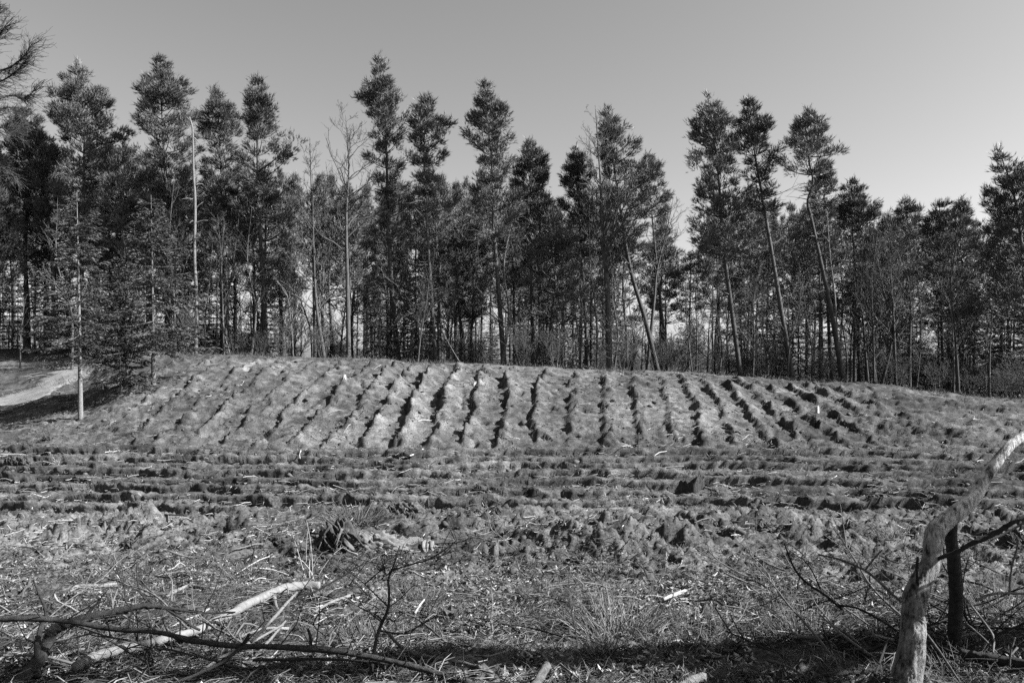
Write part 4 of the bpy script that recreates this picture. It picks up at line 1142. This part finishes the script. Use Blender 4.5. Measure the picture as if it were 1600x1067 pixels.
for k, (px, py, hp, wp, n, lab) in enumerate([(560, 818, 42, 90, 420, 'feathery tuft of dry grass growing behind the root plate'), (575, 990, 55, 110, 420, 'dry grass tussock in front of the long curved log'),
    (945, 1028, 50, 50, 260, 'small bright grass tuft below the heather bush'), (880, 1045, 34, 50, 260, 'rounded dark grass tuft beside the sawn log end'), (1075, 975, 46, 120, 380, 'wide dry grass tussock right of the heather bush'),
    (1262, 1000, 70, 120, 330, 'dark grass tussock in the shade left of the leaning tree'), (1210, 945, 45, 110, 320, 'dry grass tussock beside the dark rising branch'), (1560, 960, 70, 110, 280, 'straggly grass tussock at the right edge'),
    (385, 905, 36, 60, 200, 'grass tuft behind the straight leaning stick'), (1490, 1045, 60, 120, 260, 'long-bladed grass tussock at the foot of the dark stem'), (690, 975, 36, 70, 220, 'grass tuft beside the shattered stump'), (655, 945, 40, 60, 240, 'round domed grass tuft beside the white askew stick'),
    (1395, 850, 50, 50, 90, 'thin twiggy weed standing left of the bend of the leaning tree'), (100, 1010, 40, 80, 160, 'grass tuft beneath the arched limb')]):
    stem_bush('grass_tussock', lab, 'grass tuft', px, py, hp, wp, n, 1.1, 'grass', 30 + k, 1.0, (.05, .24))

# ---- stumps
def lumpy(mb, c, r, rng, tone, sx=1, sy=1, sz=1, n=14, rough=.25):
    th = np.linspace(0.02, math.pi - .02, n); ph = np.arange(2 * n) * math.pi / n
    o = rng.random(2) * 50
    st, ct = np.sin(th)[:, None], np.cos(th)[:, None]
    dx, dy, dz = st * np.cos(ph), st * np.sin(ph), ct * np.ones_like(ph)
    def nn(q, sd): return noise2(dx * q + o[0] + dz * q * .77, dy * q + o[1] - dz * q * .61, sd)
    rr = r * (1 + rough * (1.5 * nn(1.9, 7) + 0.9 * nn(4.3, 8) + 0.7 * nn(9.1, 9) + 0.45 * nn(19.0, 10)))
    V = np.stack([dx * rr * sx + c[0], dy * rr * sy + c[1], dz * rr * sz + c[2]], -1).reshape(-1, 3)
    idx = np.arange(n * 2 * n).reshape(n, 2 * n)
    A, B, C, Dd = idx[:-1], np.roll(idx, -1, 1)[:-1], np.roll(idx, -1, 1)[1:], idx[1:]
    F = np.concatenate([np.stack([A, Dd, C], -1).reshape(-1, 3), np.stack([A, C, B], -1).reshape(-1, 3)])
    mb.add(V, F, tone)

def stump(lab, px, py, wpx, hpx, seed, roots=5, slant=0.0, mat='rotten_wood', split=None, face='pale_wood', name='tree_stump', splinters=6, flare=1.5):
    """a cut trunk with flared roots, ragged rim, top face and optional torn pale side"""
    rng = np.random.default_rng(seed)
    d = ground_depth(px, py); b = P3(px, py, d); b[2] = gz1(b[0], b[1]) - .02
    r = wpx / 2 / FPX * d; h = hpx / FPX * d
    root = empty(name, tuple(b), lab, 'tree stump')
    ns, nr = 26, 9
    a = np.arange(ns) * 2 * math.pi / ns
    lob = 1 + .10 * np.sin(a * roots + rng.uniform(0, 6)) + .05 * rng.normal(0, 1, ns)
    mb = MB(); V = []
    for k in range(nr):
        t = k / (nr - 1)
        fl = 1 + (flare - 1) * (1 - t) ** 2.2 * (0.5 + .5 * np.sin(a * roots + 1.0))
        zz = t * h * (1 + slant * np.cos(a)) + (t > .95) * h * .12 * rng.normal(0, 1, ns)
        V.append(np.stack([np.cos(a) * r * lob * fl, np.sin(a) * r * lob * fl, zz - .12 * (1 - t)], -1))
    V = np.stack(V); top = V[-1].copy()
    idx = np.arange(ns * nr).reshape(nr, ns)
    A, B, C, Dd = idx[:-1], np.roll(idx, -1, 1)[:-1], np.roll(idx, -1, 1)[1:], idx[1:]
    mb.add(V.reshape(-1, 3), np.concatenate([np.stack([A, B, C], -1).reshape(-1, 3), np.stack([A, C, Dd], -1).reshape(-1, 3)]))
    for q in range(roots):
        aa = rng.uniform(0, 6.283); L = r * rng.uniform(1.6, 2.8)
        dd = np.array([math.cos(aa), math.sin(aa), 0])
        tube(mb, catmull([dd * r * .6 + [0, 0, h * .3], dd * r * 1.2 + [0, 0, h * .12], dd * L + [0, 0, -.04]], 7), np.linspace(r * .28, r * .08, 7), 7)
    mb.build('bark', M[mat], root, True)
    fb = MB()
    c = top.mean(0) + np.array([0, 0, -.01])
    ring = top * np.array([.93, .93, 1]) - np.array([0, 0, .004])
    fb.add(np.vstack([ring, c]), [[ns, k, (k + 1) % ns] for k in range(ns)])
    for q in range(splinters):
        k = rng.integers(0, ns); p = ring[k] * np.array([.9, .9, 1])
        tube(fb, [p - [0, 0, .05], p + [rng.normal(0, .02), rng.normal(0, .02), h * rng.uniform(.1, .45)]], [r * .07, r * .02], 4)
    fb.build('cut_face', M[face], root)
    if split:
        sb = MB(); sx, sw, shh = split
        for q in range(26):
            x0 = r * (sx + sw * rng.uniform(-.5, .5)); y0 = -r * rng.uniform(.2, .9)
            z0 = h * rng.uniform(.75, 1.05)
            tube(sb, catmull([(x0, y0 + .05, z0), (x0 + rng.normal(0, .02), y0 - .03, z0 - shh * h * .5), (x0 + rng.uniform(.1, .7) * r, y0 - .06, z0 - shh * h * rng.uniform(.5, 1.25))], 6), np.linspace(r * .15, r * .03, 6) * rng.uniform(.5, 1.3), 5)
        sb.build('torn_wood', M['pale_wood' if wpx > 20 else 'fresh_wood'], root, True)
    return root
stump('broken stump with a dark flat front and a bright freshly torn right side', 640, 856, 54, 20, 1, 4, .05, 'rotten_wood', (1.0, .7, .75), 'grey_bark', splinters=4)
stump('angular dark stump with a slanting broken top on the ploughed rows right of the middle', 1080, 772, 34, 26, 2, 4, .12, 'rotten_wood', None, 'rotten_wood', splinters=5, flare=2.0)
stump('small shattered stump with upright splinters below the middle of the picture', 706, 972, 34, 22, 3, 5, .1, 'rotten_wood', None, 'grey_bark', splinters=12, flare=1.8)
stump('small twisted pale stump right of the torn stump', 771, 880, 15, 26, 4, 3, .3, 'grey_bark', None, 'pale_wood', splinters=5)
stump('little pale stump standing alone among the cross rows at the left', 417, 762, 12, 10, 5, 3, .0, 'pale_wood', None, 'fresh_wood', splinters=2)
stump('pale low stump where the slope rows meet the cross rows on the right', 1318, 716, 26, 5, 6, 4, .0, 'rotten_wood', (.3, .8, 1.0), 'grey_bark', splinters=3)
stump('brightest torn white stump on the crest beside the leaning dead pole', 717, 584, 9, 7, 7, 3, .2, 'pale_wood', (0, 1.4, 1.6), 'fresh_wood', splinters=7)
stump('small white stump on the slope just below the brightest one', 741, 604, 6, 6, 8, 3, .2, 'fresh_wood', None, 'fresh_wood', splinters=3)
stump('white torn stump on the crest above the straightest furrow', 971, 584, 8, 5, 9, 3, .2, 'pale_wood', (0, 1.4, 1.3), 'fresh_wood', splinters=5)
stump('pale broken stump on the crest right of the left-leaning pine', 1057, 587, 9, 5, 10, 3, .2, 'pale_wood', (0, 1.4, 1.3), 'fresh_wood', splinters=6)
stump('white upright broken stake between the diagonal furrows on the right', 1277, 648, 5, 12, 11, 3, .1, 'fresh_wood', None, 'fresh_wood', splinters=3)
stump('white torn stump in the furrows under the round-topped stout pine', 538, 606, 5, 5, 12, 3, .2, 'fresh_wood', None, 'fresh_wood', splinters=3)

def root_plate():
    rng = np.random.default_rng(61)
    d = ground_depth(535, 874); b = P3(535, 874, d); b[2] = gz1(b[0], b[1])
    s = d / FPX
    root = empty('root_plate', tuple(b), 'uprooted dark root plate with hanging splinters and an earth mound on its right', 'root plate')
    mb = MB()
    lumpy(mb, (45 * s, .12, 4 * s), 30 * s, rng, .15, 1.5, .9, .62, 30, .34)
    lumpy(mb, (20 * s, .1, 8 * s), 22 * s, rng, .12, 1.1, .9, .8, 26, .34)
    mb.build('earth_mound', M['clod'], root, True)
    wb = MB()
    lumpy(wb, (-10 * s, .06, 12 * s), 24 * s, rng, .06, 1.15, .8, 1.0, 30, .42)
    lumpy(wb, (-4 * s, .08, 34 * s), 12 * s, rng, .06, .9, .8, 1.3, 22, .45)
    for k in range(15):
        a = rng.uniform(0, 6.283); st = np.array([math.cos(a) * 14 * s - 8 * s, -abs(math.sin(a)) * 10 * s, rng.uniform(14, 44) * s])
        d1 = np.array([math.cos(a) * rng.uniform(.5, 1.2), -rng.uniform(.1, .7), rng.uniform(-1.1, .1)])
        L = rng.uniform(14, 34) * s
        e = st + d1 * L * .5 + rng.normal(0, 3 * s, 3); g = e + (d1 + rng.normal(0, .6, 3)) * L * .5
        w = rng.uniform(1.4, 4.2) * s
        tube(wb, catmull([st, e, g], 9), np.linspace(w, w * .3, 9), 6, .06, rough=.14, rng=rng)
    wb.build('root_wood', M['rotten_wood'], root, True)
    for (x0, x1, y0, y1, w) in [(2, -6, 42, 14, 4), (-2, -5, 34, 2, 3), (-26, -34, 30, 6, 2), (6, 0, 36, 10, 2.5)]:
        fb = MB()
        tube(fb, catmull([(x0 * s, -14 * s, y0 * s), ((x0 + x1) / 2 * s, -20 * s, (y0 + y1) / 2 * s), (x1 * s, -22 * s, y1 * s)], 7), np.linspace(w * .6, w * .3, 7) * s, 6, rough=.15, rng=rng)
        fb.build('splinter', M['grey_bark'], root, True)
root_plate()

def earth_lump(name, lab, px, py, w, h, seed, tone=.10, mat='clod'):
    rng = np.random.default_rng(seed)
    d = ground_depth(px, py); b = P3(px, py, d); b[2] = gz1(b[0], b[1]); s = d / FPX
    mb = MB()
    for q in range(4):
        lumpy(mb, (rng.normal(0, w * .22) * s, rng.normal(.1, .08), h * .2 * s), h * .55 * s, rng, tone, w / h * .55, .8, .75, 24, .34)
    for q in range(14):
        a = rng.uniform(0, 6.283); p = np.array([math.cos(a) * w * .4 * s, math.sin(a) * .15, h * rng.uniform(.2, .7) * s])
        tube(mb, [p, p + rng.normal(0, .08, 3), p + rng.normal(0, .16, 3)], [.008, .005, .002], 4, tone * 1.6)
    o = mb.build(name, M[mat], None, True); o.location = b
    tag(o, lab, 'earth clod')
earth_lump('earth_clod', 'wide dark upturned sod left of the root plate', 440, 862, 62, 26, 71, .055)
earth_lump('earth_clod', 'dark rooty clump of earth at the right edge of the picture', 1594, 868, 40, 44, 72, .05)
earth_lump('earth_clod', 'rounded dark sod on the rough ground right of the torn stump', 1210, 836, 50, 20, 73, .07)
earth_lump('earth_clod', 'dark pointed clod right of the torn stump, higher up the ground', 770, 818, 20, 14, 74, .06)
earth_lump('earth_clod', 'pair of dark sods heaped behind the torn stump', 622, 812, 50, 22, 75, .09)
earth_lump('earth_clod', 'dark sod behind the arched limb on the left', 195, 858, 30, 16, 76, .06)
earth_lump('earth_clod', 'dark clod beside the small mouldboard hollow at the far left of the cross rows', 18, 742, 34, 18, 78, .07)
earth_lump('earth_clod', 'dark sod at the lower left corner of the slope rows', 70, 692, 20, 10, 79, .06)

# ------------------------------------------------------------------ scattered sticks (one object each)
def stick_variant(seed):
    rng = np.random.default_rng(seed)
    P = np.array([(-.5, 0, 0), (-.15, rng.normal(0, .05), rng.normal(0, .02)), (.2, rng.normal(0, .07), rng.normal(0, .03)), (.5, rng.normal(0, .05), rng.normal(0, .02))])
    mb = MB(); tube(mb, catmull(P, 7), np.linspace(.022, .013, 7), 5)
    if seed % 2: tube(mb, [P[1], P[1] + np.array([.12, .14, .03])], [.012, .006], 4)
    return mb
SV = {m: [stick_variant(910 + k).mesh('stick', M[TONE_MAT[m]], True) for k in range(5)] for m in ('white', 'pale', 'grey', 'dark')}
rs = random.Random(99)
def scatter_sticks(n, box, L, mats, lab, grp, up=.12, test=None):
    k = 0
    while k < n:
        px, py = rs.uniform(box[0], box[2]), rs.uniform(box[1], box[3])
        if test and not test(px, py): continue
        d = ground_depth(px, py, GZ); x = (px - 800) / FPX * d
        m = rs.choice(mats)
        o = bpy.data.objects.new('stick', rs.choice(SV[m])); COL.objects.link(o)
        ln = rs.uniform(*L)
        o.scale = (ln, rs.uniform(.5, 1.0) * (.35 + .4 * ln), rs.uniform(.5, 1.0) * (.35 + .4 * ln))
        o.location = (x, d, gz1(x, d) + .012 + up * .12 * ln)
        o.rotation_euler = (rs.uniform(0, 3), rs.gauss(0, up), rs.uniform(0, 6.28))
        tag(o, lab, 'stick', grp); k += 1
crest_y = lambda px: np.interp(px, [0, 200, 400, 700, 1000, 1300, 1600], [655, 575, 566, 580, 592, 612, 640])
scatter_sticks(70, (150, 575, 1600, 715), (.25, .9), ['white', 'white', 'pale'], 'short bright stick lying on the ploughed slope', 'bright sticks on the ploughed slope', .15, lambda a, b: b > crest_y(a))
scatter_sticks(26, (1200, 620, 1600, 760), (.2, .6), ['white', 'pale'], 'short bright stick on the cross rows at the right', 'bright sticks on the right-hand rows', .25, lambda a, b: b > crest_y(a))
scatter_sticks(40, (0, 715, 1600, 820), (.15, .6), ['white', 'pale', 'grey', 'dark'], 'small stick lying among the cross rows', 'sticks among the cross rows', .2)
scatter_sticks(26, (0, 660, 420, 715), (.3, 1.0), ['white', 'pale', 'grey', 'dark'], 'weathered stick on the slope foot below the spruces', 'sticks below the spruces', .12)
scatter_sticks(14, (0, 560, 130, 600), (.5, 1.6), ['pale', 'white'], 'pale branch piece on the bank behind the sandy path', 'branch pieces on the bank', .1)
scatter_sticks(60, (0, 830, 520, 1040), (.15, .7), ['pale', 'pale', 'grey', 'dark', 'white'], 'weathered stick in the brushwood litter at the lower left', 'sticks in the lower left litter', .15)
scatter_sticks(46, (520, 860, 1180, 1040), (.1, .4), ['pale', 'grey', 'dark', 'white'], 'small stick in the litter of the middle foreground', 'sticks in the middle foreground litter', .15)
scatter_sticks(40, (1180, 870, 1600, 1060), (.2, .7), ['pale', 'grey', 'dark', 'dark'], 'thin stick in the brushwood around the leaning tree', 'sticks around the leaning tree', .3)

# ------------------------------------------------------------------ ground cover nobody could count
def scatter_points(rng, n, dmin, dmax, power=1.0):
    u = rng.random(n)
    d = dmin * (dmax / dmin) ** (u ** power)
    s = rng.uniform(-.72, .72, n)
    return s * d, d
def blades(name, n, dmin, dmax, L, W, tone, seed, lab, clump, thr, mat='grass', lean=.9):
    rng = np.random.default_rng(seed)
    x, y = scatter_points(rng, n * 3, dmin, dmax)
    m = fbm(x, y, clump, 2, seed) > thr
    x, y = x[m][:n], y[m][:n]; n = len(x)
    z = gz(x, y)
    px = 800 + FPX * x / y
    a = rng.uniform(0, 6.283, n)
    D = unit(np.stack([np.cos(a) * lean, np.sin(a) * lean, rng.uniform(.25, 1.1, n)], -1))
    ln = rng.uniform(*L, n)
    side = unit(np.cross(D, rng.normal(0, 1, (n, 3)))) * (rng.uniform(*W, n))[:, None]
    O = np.stack([x, y, z - .01], -1)
    mid = O + D * (ln * .55)[:, None]; tip = O + D * ln[:, None] - np.array([0, 0, .22]) * ln[:, None]
    V = np.stack([O - side, O + side, mid - side * .7, mid + side * .7, tip], 1).reshape(-1, 3)
    F = (np.arange(n)[:, None, None] * 5 + np.array([[0, 1, 3], [0, 3, 2], [2, 3, 4]])[None]).reshape(-1, 3)
    mb = MB(); mb.add(V, F, np.repeat(rng.uniform(*tone, n), 5))
    tag(mb.build(name, M[mat]), lab, 'grass', kind='stuff')
blades('dry_grass', 42000, 3.4, 9.5, (.05, .20), (.0012, .0028), (.035, .16), 201, 'dry matted grass over the foreground litter', .9, -.05)
blades('dry_grass', 10000, 8.5, 22, (.05, .15), (.002, .005), (.04, .13), 202, 'dry grass and roots hanging over the turned sods', .8, .05)
blades('dry_grass', 18000, 20, 35, (.06, .18), (.004, .008), (.04, .12), 203, 'sparse dry grass on the ploughed slope', .5, .1)

blades('dry_grass', 7000, 33.4, 37.5, (.12, .42), (.004, .008), (.05, .15), 204, 'taller dead grass along the crest at the foot of the wood', .4, 0, 'grass', .5)

def litter(name, n, dmin, dmax, L, rad, tone, seed, lab, thr, clump=.6, left_bias=0, hi=.05):
    rng = np.random.default_rng(seed)
    x, y = scatter_points(rng, n * 4, dmin, dmax, 1.0)
    px = 800 + FPX * x / y
    keep = (fbm(x, y, clump, 2, seed) + left_bias * np.interp(px, [0, 700, 1600], [.35, 0, -.15]) + .2 * rng.normal(0, 1, len(x))) > thr
    x, y = x[keep][:n], y[keep][:n]; n = len(x)
    a = rng.uniform(0, 6.283, n); ln = rng.uniform(*L, n) * rng.random(n) ** .5
    D = np.stack([np.cos(a), np.sin(a), rng.normal(0, .14, n)], -1) * (ln / 2)[:, None]
    z = gz(x, y) + rng.uniform(.002, hi, n)
    O = np.stack([x, y, z], -1)
    P = np.stack([O - D, O + rng.normal(0, .09, (n, 3)) * ln[:, None], O + D], 1)
    r = rng.uniform(*rad, n)
    t = rng.random(n) ** 2 * (tone[1] - tone[0]) + tone[0]
    mb = MB(); many_tubes(mb, P, r[:, None] * np.array([1, .9, .6])[None], 3, t)
    tag(mb.build(name, M['litter']), lab, 'twigs', kind='stuff')
litter('twig_litter', 15000, 3.3, 9.5, (.04, .34), (.0013, .005), (.03, .34), 211, 'broken twigs and slivers of wood strewn over the foreground', -.1, .6, 1.0)
litter('twig_litter', 4200, 9, 21, (.06, .35), (.003, .008), (.08, .6), 212, 'broken twigs strewn over the cross rows', .05, .4, .6, .1)
litter('twig_litter', 1300, 20, 35, (.08, .45), (.005, .010), (.15, .6), 213, 'bright slivers of wood strewn over the slope', .1, .3, .3, .1)

def leaves():
    rng = np.random.default_rng(221); n = 34000
    x, y = scatter_points(rng, n * 2, 3.3, 9.0)
    m = fbm(x, y, .7, 2, 222) > -.12; x, y = x[m][:n], y[m][:n]; n = len(x)
    z = gz(x, y) + rng.uniform(.002, .03, n)
    s = rng.uniform(.010, .032, n)
    A = unit(rng.normal(0, 1, (n, 3)) * np.array([1, 1, .6])); B = unit(np.cross(A, rng.normal(0, 1, (n, 3)) * .45 + np.array([0, 0, 1.0])))
    Nn = np.cross(A, B)
    O = np.stack([x, y, z], -1)
    V = np.stack([O - A * s[:, None], O + B * (s * .36)[:, None] + Nn * (s * .3)[:, None], O + A * s[:, None], O - B * (s * .36)[:, None] + Nn * (s * .3)[:, None]], 1).reshape(-1, 3)
    F = (np.arange(n)[:, None, None] * 4 + np.array([[0, 2, 1], [0, 3, 2]])[None]).reshape(-1, 3)
    t = .05 + rng.random(n) ** 2.6 * .5
    mb = MB(); mb.add(V, F, np.repeat(t, 4))
    tag(mb.build('fallen_leaves', M['leaf']), 'curled dead leaves and bark flakes over the foreground', 'leaves', kind='stuff')
leaves()

def crumbs():
    rng = np.random.default_rng(231); n = 9000
    x, y = scatter_points(rng, n, 7.5, 35)
    ico = np.array([(0, 0, 1), (.89, 0, .45), (.28, .85, .45), (-.72, .53, .45), (-.72, -.53, .45), (.28, -.85, .45), (.72, .53, -.45), (-.28, .85, -.45), (-.89, 0, -.45), (-.28, -.85, -.45), (.72, -.53, -.45), (0, 0, -1)])
    fc = np.array([(0, 1, 2), (0, 2, 3), (0, 3, 4), (0, 4, 5), (0, 5, 1), (1, 6, 2), (2, 7, 3), (3, 8, 4), (4, 9, 5), (5, 10, 1), (6, 7, 2), (7, 8, 3), (8, 9, 4), (9, 10, 5), (10, 6, 1), (11, 7, 6), (11, 8, 7), (11, 9, 8), (11, 10, 9), (11, 6, 10)])
    r = rng.uniform(.010, .030, n) * (1 + (rng.random(n) < .15) * rng.uniform(.3, 1.6, n)) * (.6 + y / 40)
    z = gz(x, y) + r * .05
    V = np.stack([x, y, z], -1)[:, None, :] + ico[None] * r[:, None, None] * rng.uniform(.35, 1.5, (n, 12, 1)) * np.array([1.25, 1.25, .75])
    F = (np.arange(n)[:, None, None] * 12 + fc[None]).reshape(-1, 3)
    mb = MB(); mb.add(V.reshape(-1, 3), F, np.repeat(rng.uniform(.05, .12, n), 12))
    tag(mb.build('soil_crumbs', M['clod'], None, False), 'lumps of turned soil over the ploughed ground', 'soil', kind='stuff')
crumbs()
print('triangles', sum(len(m.loops) - 2 * len(m.polygons) for m in bpy.data.meshes))
